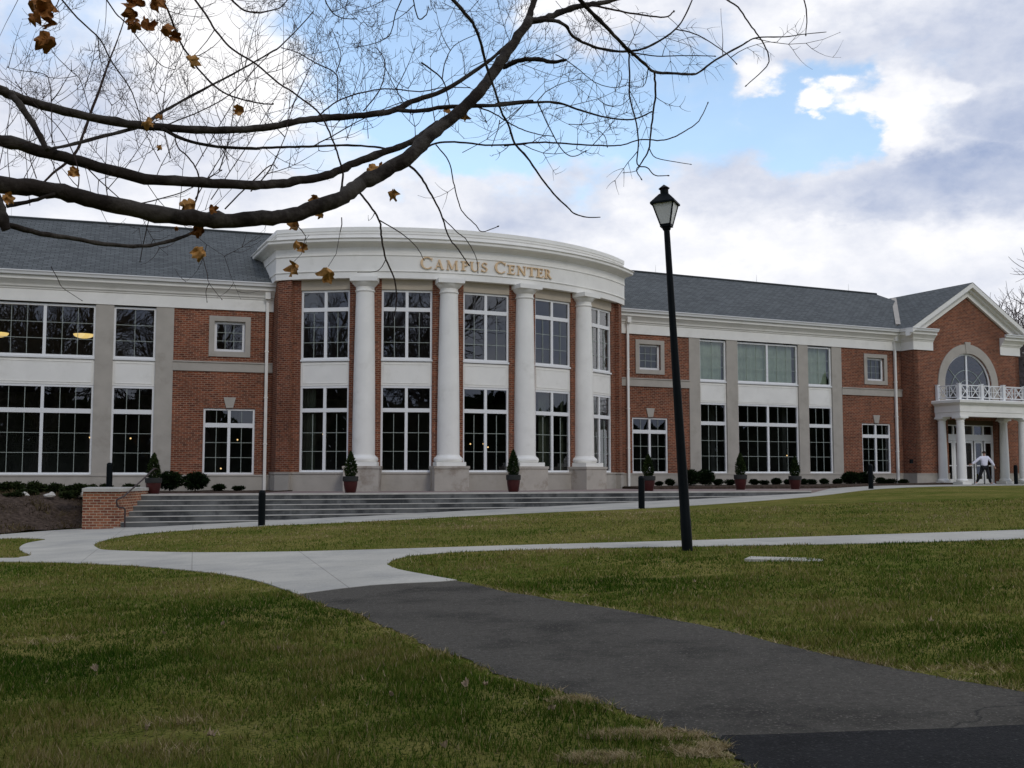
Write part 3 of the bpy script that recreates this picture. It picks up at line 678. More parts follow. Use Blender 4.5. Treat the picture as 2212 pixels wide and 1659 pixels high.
for a, b in zip(us[:-1], us[1:]):
    m = (a + b) / 2; segs = []; zt = lambda u: min(gz(u) - .1, 99)
    za = [(.0, .0)] 
    def arch(u): return AZ + math.sqrt(max(0, AR0 ** 2 - (u - AC) ** 2))
    lo = (.0, .0) if not DO[0] < m < DO[1] else (DO[3], DO[3])
    if abs(m - AC) < AR0:
        segs.append((lo, (4.5, 4.5))); segs.append(((arch(a), arch(b)), (zt(a), zt(b))))
    else: segs.append((lo, (zt(a), zt(b))))
    for (l, h) in segs:
        mb.quad([PV.P(a, l[0]), PV.P(b, l[1]), PV.P(b, h[1]), PV.P(a, h[0])], [(a, l[0]), (b, l[1]), (b, h[1]), (a, h[0])])
    if abs(m - AC) < AR0: mb.quad([PV.P(a, arch(a)), PV.P(b, arch(b)), PV.P(b, arch(b), -.25), PV.P(a, arch(a), -.25)])
for u in (DO[0], DO[1]): mb.quad([PV.P(u, 0), PV.P(u, DO[3]), PV.P(u, DO[3], -.35), PV.P(u, 0, -.35)], [(0, 0), (0, 3.5), (.35, 3.5), (.35, 0)])
mb.quad([PV.P(DO[0], DO[3]), PV.P(DO[1], DO[3]), PV.P(DO[1], DO[3], -.35), PV.P(DO[0], DO[3], -.35)])
mb.box(Fr(RW.xy(PU1, PD), -RW.n), 0, 9, 0, 8.0, -.3, 0)
mb.build('gable_wall', MT['brick'], BLD, merge=False)
mb = MB(); mb.box(PV, PU0 - .05, DO[0] - .02, -.1, .57 + DZ, -.2, .05); mb.box(PV, PU0 - .07, DO[0] - .02, .57 + DZ, .635 + DZ, -.2, .075)
mb.box(PV, DO[1] + .02, PU1, -.1, .57 + DZ, -.2, .05); mb.box(PV, DO[1] + .02, PU1, .57 + DZ, .635 + DZ, -.2, .075)
mb.box(RET, .2, PD + .15, -.1, .57 + DZ, -.05, .05); mb.box(RET, .2, PD + .15, .57 + DZ, .635 + DZ, -.05, .075)
mb.build('stone_plinth', MT['stone'], BLD)
# RET frame: n points away from the pavilion
# arched window
mb = MB(); k = 28
def ring(mb, r0, r1, d0, d1, legs=None):
    for i in range(k):
        t0, t1 = math.pi * i / k, math.pi * (i + 1) / k
        q = [(AC + r * math.cos(t), AZ + r * math.sin(t)) for r, t in ((r0, t0), (r1, t0), (r1, t1), (r0, t1))]
        mb.prism(PV, q, d0, d1)
    if legs is not None:
        for sgn in (-1, 1): a, b = sorted((AC + sgn * r0, AC + sgn * r1)); mb.box(PV, a, b, legs, AZ, d0, d1)
ring(mb, AR0, AR1, -.05, .05, 4.5); mb.build('stone_arch', MT['stone'], BLD)
mb = MB(); mb.prism(PV, [(AC - .13, AZ + AR0 - .02), (AC + .13, AZ + AR0 - .02), (AC + .2, AZ + AR1 + .12), (AC - .2, AZ + AR1 + .12)], -.04, .08); mb.build('keystone', MT['stone'], BLD)
mb = MB(); ring(mb, AR0 - .1, AR0, -.16, -.08, 4.5); mb.box(PV, AC - .05, AC + .05, 4.5, AZ + AR0 - .1, -.16, -.07); mb.box(PV, AC - AR0 + .1, AC + AR0 - .1, 4.5, 4.58, -.16, -.08)
aw = mb.build('arched_window', MT['frame'], BLD)
mb = MB(); mb.quad([PV.P(AC + (AR0 - .05) * math.cos(math.pi * i / 24), AZ + (AR0 - .05) * math.sin(math.pi * i / 24), -.12) for i in range(25)] + [PV.P(AC - AR0 + .05, 4.5, -.12), PV.P(AC + AR0 - .05, 4.5, -.12)])
mb.build('pane', GLU, aw, merge=False)
mb = MB()
for r in (.62, 1.15):
    for i in range(20):
        t0, t1 = math.pi * i / 20, math.pi * (i + 1) / 20
        mb.prism(PV, [(AC + (r + e) * math.cos(t), 5.0 + (r + e) * math.sin(t)) for e, t in ((-.012, t0), (.012, t0), (.012, t1), (-.012, t1))], -.11, -.09)
for t in (.75, math.pi - .75):
    c, s_ = math.cos(t), math.sin(t); mb.prism(PV, [(AC + .62 * c - .012 * s_, 5 + .62 * s_ + .012 * c), (AC + 1.72 * c - .012 * s_, 5 + 1.72 * s_ + .012 * c), (AC + 1.72 * c + .012 * s_, 5 + 1.72 * s_ - .012 * c), (AC + .62 * c + .012 * s_, 5 + .62 * s_ - .012 * c)], -.112, -.088)
mb.build('glazing_bars', MT['bars'], aw)
# eaves with the return onto the gable
pl = 1.33
eaves([RW.xy(14.6), RW.xy(PU0), RW.xy(PU0, PD), RW.xy(PU0 + pl, PD)], DZ)
eaves([RW.xy(PU1 - 1.45, PD), RW.xy(PU1, PD), RW.xy(PU1, PD - 9)], DZ)
# rakes
uL, uR = PU0 - .52, 2 * PUC - PU0 + .52; zE = 8.08 + DZ; zA = zE + .6 * (PUC - uL)
mb = MB(); cz = .34
for (a, za, b, zb) in ((uL, zE, PUC, zA), (PUC, zA, uR, zE)):
    mb.prism(PV, [(a, za), (b, zb), (b, zb - .26), (a, za - .26)], .0, .5)
    mb.prism(PV, [(a, za - .26), (b, zb - .26), (b, zb - .40), (a, za - .40)], .0, .3)
    sg = 1 if a < PUC else -1
    a2, b2 = (a + .5, b) if sg > 0 else (a, b - .5)
    mb.prism(PV, [(a2, (za if sg > 0 else zb + .3) - .36 + (.3 if sg > 0 else .6 * (PUC + .0 - a2) * 0)), (b2, zb - .36), (b2, zb - .72), (a2, za - .36)] if False else ([(a + .55, za - .40 + .33), (b, zb - .40), (b, zb - .70), (a + .95, za - .70 + .57)] if sg > 0 else [(a, za - .40), (b - .55, zb - .40 + .33), (b - .95, zb - .70 + .57), (a, za - .70)]), .0, .14)
mb.build('gable_rake', MT['white'], BLD)
# roofs
def roof(name, fr, u0, u1, z0, pitch, s, hipR=None):
    mb = MB(); de = .42; zr = z0 + pitch * s; dr = de - s; L = s * math.sqrt(1 + pitch ** 2); ue = u1 + (hipR or 0)
    mb.quad([fr.P(u0, z0, de), fr.P(ue, z0, de), fr.P(u1, zr, dr), fr.P(u0, zr, dr)], [(u0, 0), (ue, 0), (u1, L), (u0, L)])
    mb.quad([fr.P(u0, zr, dr), fr.P(u1, zr, dr), fr.P(ue, z0, dr - s), fr.P(u0, z0, dr - s)], [(u0, L), (u1, L), (ue, 0), (u0, 0)])
    mb.quad([fr.P(u1, zr, dr), fr.P(ue, z0, de), fr.P(ue, z0, dr - s)], [(0, L), (s, 0), (-s, 0)])
    mb.quad([fr.P(u0, z0, de), fr.P(u0, zr, dr), fr.P(u0, z0, dr - s)])
    o = mb.build(name, MT['shingle'], BLD, merge=False)
    mb = MB(); n = 40
    mb.tube([fr.P(u0 + (u1 - u0) * i / n, zr + .01, dr) for i in range(n + 1)], [.07] * (n + 1), 5); mb.build('ridge_cap', MT['shingle'], o)
    for i in range(3):
        u = u0 + (u1 - u0) * (.35 + .28 * i); mb = MB(); p = Vector(fr.P(u, zr, dr)); mb.tube([p, p + Vector((0, 0, .45))], [.012, .006], 4); mb.build('lightning_rod', MT['white'], o)
    return o
roof('roof', LW, -17.4, 3.2, 8.06, .6, 5.0)
roof('roof', RW, 12.4, 35.3, 8.06 + DZ, .6, 4.55, 4.55)
mb = MB(); L = (PUC - uL) * math.sqrt(1.36); bk = -7.5
for a, b in ((uL, PUC), (uR, PUC)):
    mb.quad([PV.P(a, zE + .01, .52), PV.P(b, zA + .01, .52), PV.P(b, zA + .01, bk), PV.P(a, zE + .01, bk)], [(0, 0), (0, L), (8, L), (8, 0)])
mb.build('roof', MT['shingle'], BLD, merge=False)
# metal valley strip
v0 = Vector(RW.P(uL + .45, zE + .28, .42 - .45)); v1 = Vector(RW.P(PUC - .25, zA - .13, .42 - (zA - zE) / .6))
mb = MB(); nrm = Vector((-.3, -.7, .75)).normalized()
for i in range(1):
    w = Vector((1, .2, 0)) * .16
    up_ = Vector((0, 0, .06)) + Vector((.0, -.05, 0))
    mb.quad([v0 - w + up_, v0 + w + up_, v1 + w + up_, v1 - w + up_]); mb.quad([v0 - w, v0 + w, v1 + w, v1 - w])
mb.build('roof_valley', MT['stone'], BLD)

# portico -------------------------------------------------------------
def tuscan(cx, cy, z0, z1, r, name='column', ped=None, quad=None, q=0.0):
    """column shaft with base and capital; returns the part"""
    h = z1 - z0; mb = MB(); prof = []
    n = 12; zb, zt = z0 + .30 * r / .43 + .12, z1 - .55 * r / .43
    for i in range(n + 1):
        t = i / n; rr_ = r * (1 - .2 * t ** 1.6); prof.append((rr_, zb + (zt - zb) * t))
    mb.lathe(prof, 28, cx, cy); sh = mb.build(name, MT['white'], BLD, smooth=40)
    rt = r * .8; s = r / .43
    mb = MB(); mb.lathe([(r * 1.0, zb - .0), (r * 1.06, zb - .02 * s), (r * 1.08, zb - .05 * s), (r * 1.2, zb - .08 * s), (r * 1.29, zb - .14 * s), (r * 1.29, zb - .2 * s), (r * 1.2, zb - .26 * s), (r * 1.1, zb - .27 * s)], 32, cx, cy)
    c, s2 = math.cos(q), math.sin(q); bf = Fr((cx, cy), (c, s2)); w = r * 1.32
    mb.box(bf, -w, w, z0, zb - .27 * s, -w, w); mb.build('column_base', MT['white'], sh, smooth=40)
    mb = MB(); mb.lathe([(rt, zt), (rt * 1.1, zt + .03 * s), (rt * 1.1, zt + .07 * s), (rt * 1.01, zt + .09 * s), (rt * 1.01, zt + .2 * s), (rt * 1.12, zt + .23 * s), (rt * 1.4, zt + .34 * s), (rt * 1.45, zt + .38 * s)], 32, cx, cy)
    w = rt * 1.5; mb.box(bf, -w, w, zt + .38 * s, z1 - .002, -w, w); mb.build('column_capital', MT['white'], sh, smooth=40)
    return sh
qR = math.atan2(aR[1], aR[0])
for u, d in ((34.42, 1.12), (38.92, 1.12), (34.42, 2.32), (38.92, 2.32)):
    x, y = RW.xy(u, d); tuscan(x, y, .14, 3.58, .235, 'portico_column', q=qR)
path = [RW.xy(34.2, PD), RW.xy(34.2, 2.52), RW.xy(39.14, 2.52), RW.xy(39.14, PD)]
mb = MB(); mb.sweep(path, [(-.42, 3.58), (.0, 3.58), (.0, 3.80), (.03, 3.82), (.03, 4.15), (.1, 4.2), (.17, 4.26), (.24, 4.28), (.25, 4.40), (.18, 4.44), (-.42, 4.44)]); mb.build('portico_entablature', MT['white'], BLD)
mb = MB(); mb.box(RW, 34.5, 38.85, 4.30, 4.42, PD, 2.3); mb.build('portico_ceiling', MT['white'], BLD)
def balustrade():
    mb = MB(); posts = []; z0, z1 = 4.44, 5.2
    P0 = [(34.3, 1.02), (34.3, 2.42), (35.88, 2.42), (37.46, 2.42), (39.04, 2.42), (39.04, 1.02)]
    b = empty('balustrade', RW.P(36.67, 4.44, 2.42)); b.parent = BLD; b.matrix_parent_inverse = Matrix.Translation(BLD.location).inverted(); b['world'] = 1
    for u, d in P0: mb = MB(); mb.box(RW, u - .075, u + .075, z0, z1 + .04, d - .075, d + .075); mb.box(RW, u - .095, u + .095, z1 + .04, z1 + .07, d - .095, d + .095); mb.build('railing_post', MT['frame'], b)
    for (a, c) in zip(P0[:-1], P0[1:]):
        A, B = RW.xy(*a), RW.xy(*c); f = Fr(A, Vector(B) - Vector(A)); L = (Vector(B) - Vector(A)).length; mb = MB(); e = .075; t = .02
        mb.box(f, e, L - e, z1 - .05, z1, -.03, .03); mb.box(f, e, L - e, z0 + .1, z0 + .15, -.03, .03)
        zz0, zz1 = z0 + .15, z1 - .05; n = 2 if L > 1.2 else 2; w = (L - 2 * e) / n
        for i in range(n):
            ua, ub = e + i * w, e + (i + 1) * w; gap = .09
            mb.box(f, ub - gap - .015, ub - gap + .015, zz0, zz1, -.015, .015); mb.box(f, ua + gap - .015, ua + gap + .015, zz0, zz1, -.015, .015)
            p, q = ua + gap + .015, ub - gap - .015; zm = (zz0 + zz1) / 2
            dirs = [((p, zz0), (q, zz1)), ((p, zz1), (q, zz0))]
            for j, (s0, s1) in enumerate(dirs):
                v = Vector((s1[0] - s0[0], s1[1] - s0[1])).normalized(); nn = Vector((-v.y, v.x)) * .018
                mb.prism(f, [(s0[0] - nn.x, s0[1] - nn.y), (s1[0] - nn.x, s1[1] - nn.y), (s1[0] + nn.x, s1[1] + nn.y), (s0[0] + nn.x, s0[1] + nn.y)], -.012 + .003 * j, .012 + .003 * j)
            mb.box(f, ua + .02, ub - .02, zm - .012, zm + .012, -.018, .019)
        mb.build('railing', MT['frame'], b)
balustrade()
# entrance doors
DF = Fr(RW.xy(0, .58), aR); n = 5; w = (DO[1] - DO[0]) / n
mb = MB()
mb.box(DF, DO[0], DO[1], 3.25, 3.5, -.1, .02)
mb.build('door_lintel', mat('brown_lintel', (.10, .075, .04), .7), BLD)
mb = MB(); mb.box(DF, DO[0], DO[1], 2.43, 2.76, -.1, .0); mb.box(DF, DO[0], DO[1], 3.2, 3.25, -.1, .0)
for i in range(n + 1):
    u = DO[0] + w * i; hw = .05; a, b = max(DO[0], u - hw), min(DO[1], u + hw); mb.box(DF, a, b, 2.76, 3.2, -.1, -.002)
    if i in (0, 1, 5): mb.box(DF, a, b, .13, 2.43, -.1, -.002)
fr_ = mb.build('door_frame', MT['frame'], BLD)
mb = MB(); mb.quad([DF.P(DO[0], 2.76, -.06), DF.P(DO[1], 2.76, -.06), DF.P(DO[1], 3.2, -.06), DF.P(DO[0], 3.2, -.06)]); mb.build('pane', GL, fr_, merge=False)
for i in range(n):
    a, b = DO[0] + w * i + .055, DO[0] + w * (i + 1) - .055
    mb = MB(); mb.box(DF, a, a + .09, .15, 2.42, -.08, -.02); mb.box(DF, b - .09, b, .15, 2.42, -.08, -.02); mb.box(DF, a + .09, b - .09, .15, .40, -.08, -.021); mb.box(DF, a + .09, b - .09, 2.30, 2.42, -.08, -.021)
    dr_ = mb.build('door', MT['frame'], BLD)
    mb = MB(); mb.quad([DF.P(a + .05, .3, -.05), DF.P(b - .05, .3, -.05), DF.P(b - .05, 2.35, -.05), DF.P(a + .05, 2.35, -.05)]); mb.build('pane', GL, dr_, merge=False)
    if i in (2, 3):
        mb = MB(); uu = a + .05 if i == 3 else b - .05; mb.tube([DF.P(uu, 1.0, -.02), DF.P(uu, 1.0, .04), DF.P(uu, 1.35, .04), DF.P(uu, 1.35, -.02)], [.014] * 4, 6); mb.build('handle', MT['dark'], dr_)
    mb = MB(); mb.box(DF, a + .09, b - .09, 1.08, 1.13, -.07, -.03); mb.build('push_bar', MT['frame'], dr_)
mb = MB(); mb.box(RW, 32.32, 32.5, 1.2, 1.42, .9, .98); mb.build('wall_fixture', MT['dark'], BLD)

# rotunda -------------------------------------------------------------
def bayfr(i): return ARC.flat((i - 2) * BAY)
hw = RR * math.tan(WH)
for i in range(5):
    f = bayfr(i); d = -.04
    bars = []
    for (p, q) in ((-hw + .075, -.055), (.055, hw - .075)): bars += [(p, q, .81, 2.93, 2, 3)]
    window(f, -hw, hw, .73, 4.0, d, (0,), [(3.08, .075)], bars)
    panel(f, -hw, hw, 4.01, 4.93, d + .01)
    bars = []
    for (p, q) in ((-hw + .075, -.055), (.055, hw - .075)): bars += [(p, q, 5.09, 6.86, 2, 3)]
    window(f, -hw, hw, 5.02, 7.69, d, (0,), [(6.945, .075)], bars, glass=GLU)
    mb = MB(); mb.box(f, -hw, hw, 7.70, 8.12, -.2, .03); mb.build('stone_lintel', MT['buff'], BLD)
    hp = RR * math.tan(BAY / 2)
    mb = MB(); mb.box(f, -hp, hp, -.1, .66, -.2, .06, 2); mb.box(f, -hp, hp, .66, .725, -.2, .09); mb.build('stone_plinth', MT['stone'], BLD)
    mb = MB(); mb.box(f, -hp, -hw - .003, .725, 8.12, -.25, .03); mb.box(f, hw + .003, hp, .725, 8.12, -.25, .03); mb.build('brick_pier', MT['brick'], BLD, merge=False)
axis_t = Vector((math.cos(RA), math.sin(RA))); axis_o = Vector((math.sin(RA), -math.cos(RA)))
Cc = Vector(RC)
for i in range(4):
    th = (i - 1.5) * BAY; x, y, _ = Arc(RC, 11.36, RA).P(th * 11.36, 0)
    c = tuscan(x, y, .955, 8.085, .43, 'column', q=RA + th)
    f = Fr((x, y), (math.cos(RA + th), math.sin(RA + th)))
    mb = MB(); mb.box(f, -.66, .66, -.05, .86, -.3, .66); mb.box(f, -.69, .69, .86, .955, -.3, .69); mb.build('pedestal', MT['stone2'], c)
# end piers with returns
ac, ai = .7325, .678
for sg in (-1, 1):
    Po = Cc + axis_t * (7.56 * sg) + axis_o * 8.44
    th = ai * sg; Pi = Vector(Arc(RC, 11.44, RA).P(th * 11.44, 0)[:2]); Pw = Vector(Arc(RC, 11.0, RA).P(th * 11.0, 0)[:2])
    back = Po - axis_o * (1.6 if sg < 0 else 4.2)
    pts = [back, Po, Pi, Pw] if sg < 0 else [Pw, Pi, Po, back]
    for z0, z1, off, m, nm in ((.725, 8.08, 0, 'brick', 'brick_pier'), (-.1, .66, .04, 'stone', 'stone_plinth'), (.66, .724, .07, 'stone', 'stone_plinth_cap')):
        mb = MB(); mb.sweep(pts, [(off, z0), (off, z1), (-.2, z1), (-.2, z0)])
        mb.build(nm, MT[m], BLD, merge=False)
# entablature
ER = 11.46; npt = 36
arcpts = [Cc + Vector((math.sin(RA + t), -math.cos(RA + t))) * ER for t in np.linspace(-.735, .735, npt)]
pa = [arcpts[0] - axis_o * 4.4] + arcpts + [arcpts[-1] - axis_o * 5.5]
EP = [(-.55, 8.09), (0, 8.09), (0, 8.34), (.035, 8.345), (.035, 8.375), (.0, 8.385), (0, 8.95), (.03, 8.96), (.03, 9.0), (.012, 9.01), (.012, 9.27), (.06, 9.29), (.09, 9.33), (.2, 9.39), (.33, 9.41), (.36, 9.44), (.36, 9.52), (.41, 9.56), (.41, 9.58), (.08, 9.66), (-.02, 9.67), (-.02, 9.90), (.01, 9.91), (.01, 10.06), (-.4, 10.06)]
mb = MB(); mb.sweep([tuple(p) for p in pa], EP); ent = mb.build('entablature', MT['white'], BLD, smooth=25)
mb = MB(); mb.quad([(p[0], p[1], 9.8) for p in pa]); mb.build('flat_roof', MT['stone'], BLD, merge=False)
mb = MB(); inn = [Cc + Vector((math.sin(RA + t), -math.cos(RA + t))) * (ER - .5) for t in np.linspace(-.735, .735, npt)]
mb.quad([(p[0], p[1], 8.105) for p in [inn[0] - axis_o * 5] + inn + [inn[-1] - axis_o * 5]]); mb.build('soffit', MT['white'], BLD, merge=False)

# lettering -------------------------------------------------------------
def arcstroke(cx, cy, rx, ry, t0, t1, thick, n=20):
    """elliptical stroke, thicker at the sides than at top and bottom"""
    out, inn_ = [], []
    for i in range(n + 1):
        t = t0 + (t1 - t0) * i / n; w = thick(t); c, s = math.cos(t), math.sin(t)
        out.append((cx + rx * c, cy + ry * s)); inn_.append((cx + (rx - w) * c, cy + (ry - w * .8) * s))
    return [[out[i], out[i + 1], inn_[i + 1], inn_[i]] for i in range(n)]
def bar(x0, y0, x1, y1, w):
    """slanted stem between two heights, horizontal thickness w"""
    return [(x0 - w / 2, y0), (x0 + w / 2, y0), (x1 + w / 2, y1), (x1 - w / 2, y1)]
def rect(x0, y0, x1, y1): return [(x0, y0), (x1, y0), (x1, y1), (x0, y1)]
TK, TN, SE = .17, .075, .05
fat = lambda t: TN + (TK - TN) * abs(math.cos(t)) ** 1.3
G = {}
G['C'] = (.92, arcstroke(.50, .5, .48, .52, math.radians(48), math.radians(315), fat) + [[(.80, .70), (.86, .70), (.88, .98), (.80, .90)], [(.78, .12), (.86, .16), (.86, .20), (.80, .18)]])
G['A'] = (1.0, [bar(.16, .0, .49, 1.0, TN), bar(.82, .0, .50, 1.02, TK), rect(.28, .30, .68, .30 + TN), rect(.02, 0, .32, SE), rect(.64, 0, 1.0, SE)])
G['M'] = (1.2, [bar(.16, 0, .20, 1, TN), bar(1.02, 0, .98, 1, TK), bar(.58, .05, .22, 1, TK * .9), bar(.60, .05, .96, 1, TN), rect(.03, 0, .31, SE), rect(.84, 0, 1.19, SE), rect(.06, 1 - SE, .28, 1), rect(.92, 1 - SE, 1.14, 1)])
G['P'] = (.78, [rect(.16, 0, .16 + TK, 1), rect(.03, 0, .48, SE), rect(.03, 1 - SE, .3, 1)] + arcstroke(.38, .74, .34, .26, -math.pi / 2, math.pi / 2, fat, 12) + [rect(.3, 1 - TN, .40, 1), rect(.3, .48, .40, .48 + TN)])
G['U'] = (1.0, [rect(.14, .32, .14 + TK, 1), rect(.80, .32, .80 + TN, 1), rect(.02, 1 - SE, .42, 1), rect(.68, 1 - SE, 1.0, 1)] + arcstroke(.507, .34, .367, .36, math.pi, 2 * math.pi, lambda t: TN + (TK - TN) * max(0, -math.cos(t)), 16))
G['S'] = (.68, arcstroke(.34, .74, .27, .27, math.radians(35), math.radians(270), lambda t: TN + .05 * abs(math.cos(t)), 14) + arcstroke(.34, .26, .30, .27, math.radians(-145), math.radians(90), lambda t: TN + .06 * abs(math.cos(t)), 14) + [[(.52, .76), (.58, .76), (.60, 1.0), (.54, .94)], [(.04, .24), (.10, .24), (.10, .06), (.03, .0)], [(.20, .56), (.34, .42), (.50, .44), (.36, .62)]])
G['E'] = (.78, [rect(.16, 0, .16 + TK, 1), rect(.03, 0, .68, TN), rect(.03, 1 - TN, .66, 1), rect(.3, .49, .56, .49 + TN), rect(.53, .40, .58, .66), [(.63, TN), (.68, TN), (.73, .26), (.68, .22)], rect(.61, .76, .66, 1 - TN)])
G['N'] = (1.05, [rect(.16, 0, .16 + TN, 1), rect(.84, 0, .84 + TN, 1), bar(.86, 0, .20, 1, TK), rect(.03, 0, .35, SE), rect(.70, 1 - SE, 1.04, 1), rect(.02, 1 - SE, .2, 1)])
G['T'] = (.86, [rect(.35, 0, .35 + TK, 1), rect(.2, 0, .67, SE), rect(.04, 1 - TN, .83, 1), [(.04, .74), (.09, .76), (.09, 1 - TN), (.04, 1 - TN)], [(.78, .76), (.83, .74), (.83, 1 - TN), (.78, 1 - TN)]])
G['R'] = (.92, G['P'][1] + [[(.36, .48), (.54, .52), (.95, .0), (.74, .0)], rect(.72, 0, 1.02, SE)])
def lettering():
    LA = Arc(RC, ER + .012, RA)
    words = [('C', 170, 335), ('A', 360, 500), ('M', 530, 700), ('P', 735, 850), ('U', 865, 1010), ('S', 1035, 1125), ('C', 1220, 1360), ('E', 1385, 1490), ('N', 1510, 1640), ('T', 1655, 1775), ('E', 1785, 1890), ('R', 1905, 2020)]
    for k, (ch, x0, x1) in enumerate(words):
        f = lambda x: (-.240 + (x - 170) / 955 * .231) if x < 1180 else (.018 + (x - 1220) / 800 * .233)
        t0, t1 = f(x0), f(x1); h = .45 if ch == 'C' else .365; zb = 8.475
        w, parts = G[ch]; xs = [p[0] for q in parts for p in q]; lo, hi = min(xs), max(xs)
        mb = MB(); u0, u1 = t0 * LA.R, t1 * LA.R
        for j, q in enumerate(parts):
            mb.prism(LA, [(u0 + (p[0] - lo) / (hi - lo) * (u1 - u0), zb + p[1] * h) for p in q], .0, .05 + .0012 * (j % 6))
        mb.build('letter', MT['gold'], ent)
lettering()

# interiors -------------------------------------------------------------
def interior():
    def slab(nm, z, m, th=.0):
        mb = MB(); ps = [LW.xy(-17.1, -.3), LW.xy(-.2, -.3), Cc + axis_t * -7.2 + axis_o * 7.9]
        ps += [Cc + Vector((math.sin(RA + t), -math.cos(RA + t))) * 10.95 for t in np.linspace(-.67, .67, 12)]
        ps += [Cc + axis_t * 7.2 + axis_o * 7.9, RW.xy(16.2, -.3), RW.xy(32.9, -.3), PV.xy(33.1, -.42), PV.xy(40.3, -.42), RW.xy(40.3, -7), RW.xy(2, -7), LW.xy(-17.1, -7)]
        mb.quad([(p[0], p[1], z) for p in ps]); return mb.build(nm, m, BLD, merge=False)
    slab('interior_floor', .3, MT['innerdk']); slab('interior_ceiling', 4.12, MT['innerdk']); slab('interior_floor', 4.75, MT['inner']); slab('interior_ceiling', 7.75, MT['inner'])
    mb = MB(); mb.box(LW, -17.1, 1, 0, 8, -7.2, -7.0); mb.box(RW, 1, 41, 0, 8, -7.2, -7.0); mb.build('interior_wall', MT['inner'], BLD)
    mb = MB(); mb.box(LW, -17.2, -17.0, 0, 8, -10, -.05); mb.box(LW, -17.2, 3, 0, 8, -9.7, -9.6); mb.box(RW, 3, 40.5, 0, 8, -9.0, -8.9); mb.build('rear_wall', MT['brick'], BLD)
    for u in (-6.3, -4.2): mb = MB(); mb.box(LW, u - .1, u + .1, .3, 4.1, -5, -3.0); mb.build('partition_wall', MT['inner'], BLD)
    for u in (18.5, 21.9, 26.3, 29.4): mb = MB(); mb.box(RW, u - .12, u + .12, .3, 7.7, -6.5, -1.5); mb.build('partition_wall', MT['inner'], BLD)
    for th0, n in ((.55, 1), (.245, 1), (-.66, 1), (.36, 1), (.62, 1)):
        mb = MB(); A2 = Arc(RC, 10.7, RA); k = 8
        for j in range(k):
            a, b = th0 * 10.7 + .55 * j / k, th0 * 10.7 + .55 * (j + 1) / k
            mb.quad([A2.P(a, .35, .05 * (j % 2)), A2.P(b, .35, .05 * ((j + 1) % 2)), A2.P(b, 3.95, .05 * ((j + 1) % 2)), A2.P(a, 3.95, .05 * (j % 2))])
        mb.build('drape', MT['drape'], BLD, smooth=60)
interior()
def bowl(px, py, D, r):
    p = at(px, py, D); o = empty('pendant_lamp', tuple(p))
    mb = MB(); mb.lathe([(r * math.cos(t), -r * .42 * math.sin(t)) for t in np.linspace(0, math.pi / 2, 8)], 20); mb.build('lamp_bowl', MT['bowl'], o, smooth=60)
    mb = MB(); mb.tube([(0, 0, 0), (0, 0, 7.75 - p.z)], [.012, .012], 5); mb.lathe([(.02, 7.68 - p.z), (.14, 7.70 - p.z), (.14, 7.745 - p.z)], 12); mb.build('hanging_rod', MT['dark'], o)
    return o
tag(bowl(181, 722, 42.0, .38), 'glowing yellow bowl lamp hanging inside the upper window nearest the stone pilaster', 'hanging lamp', 'bowl lamps behind the upper left windows')
tag(bowl(-6, 719, 40.5, .40), 'glowing yellow bowl lamp cut by the left edge of the photo', 'hanging lamp', 'bowl lamps behind the upper left windows')
bulbs = [(194, 945, 42, 'small warm bulb behind the large double window left of the stone pilaster'), (282, 947, 43, 'small warm bulb behind the narrow ground window between stone pilasters'),
         (513, 950, 45, 'small warm bulb high in the keystone window left of the rotunda'), (477, 1012, 45, 'small orange bulb low in the keystone window left of the rotunda'),
         (666, 938, 46, 'upper bulb of the pair in the first curved bay window'), (669, 950, 46, 'lower bulb of the pair in the first curved bay window'), (698, 938, 46.5, 'bulb beside the middle upright of the first curved bay window'),
         (929, 939, 47, 'bulb at the right edge of the second curved bay window'), (1016, 959, 48, 'left bulb of three in the third curved bay window'), (1044, 959, 48, 'middle bulb of three in the third curved bay window'), (1054, 966, 48, 'right bulb of three in the third curved bay window'),
         (1176, 944, 49, 'warm bulb in the fourth curved bay window'), (1700, 984, 56, 'orange bulb in the wide ground window right of the lamp post')]
for px, py, D, lb in bulbs:
    o = empty('ceiling_bulb', tuple(at(px, py, D))); mb = MB(); r = .032
    mb.lathe([(r * math.sin(t), -r * math.cos(t)) for t in np.linspace(0.01, math.pi - .01, 7)], 10); mb.build('bulb', MT['bulb'], o, smooth=60)
    mb = MB(); mb.tube([(0, 0, .05), (0, 0, 4.1 - o.location.z)], [.006, .006], 4); mb.build('cord', MT['dark'], o)
    tag(o, lb, 'light bulb', 'small bulbs lit behind the ground floor windows')
# ------------------------------------------------------------------ objects outside
def zat(x, y): return float(g(x, y))
# brick cheek block beside the steps
ck = empty('brick_retaining_block', (-12.0, 33.0, -.95)); ck['world'] = 1
tag(ck, 'low brick block with pale stone cap closing the left end of the steps', 'brick wall')
foot = [(-12.55, 32.38), (-11.42, 32.32), (-11.42, 34.9), (-12.0, 36.0), (-13.75, 36.0)]
mb = MB(); acc = 0
for i in range(5):
    a, b = Vector(foot[i]), Vector(foot[(i + 1) % 5]); L = (b - a).length
    mb.quad([(a.x, a.y, -1.3), (b.x, b.y, -1.3), (b.x, b.y, .14), (a.x, a.y, .14)], [(acc, -1.3), (acc + L, -1.3), (acc + L, .14), (acc, .14)]); acc += L
mb.build('brick_wall', MT['brick2'], ck, merge=False)
c = Vector((-12.3, 34.2)); cap = [tuple(c + (Vector(p) - c) * 1.035) for p in foot]
mb = MB(); mb.quad([(p[0], p[1], .235) for p in cap]); mb.quad([(p[0], p[1], .14) for p in cap[::-1]])
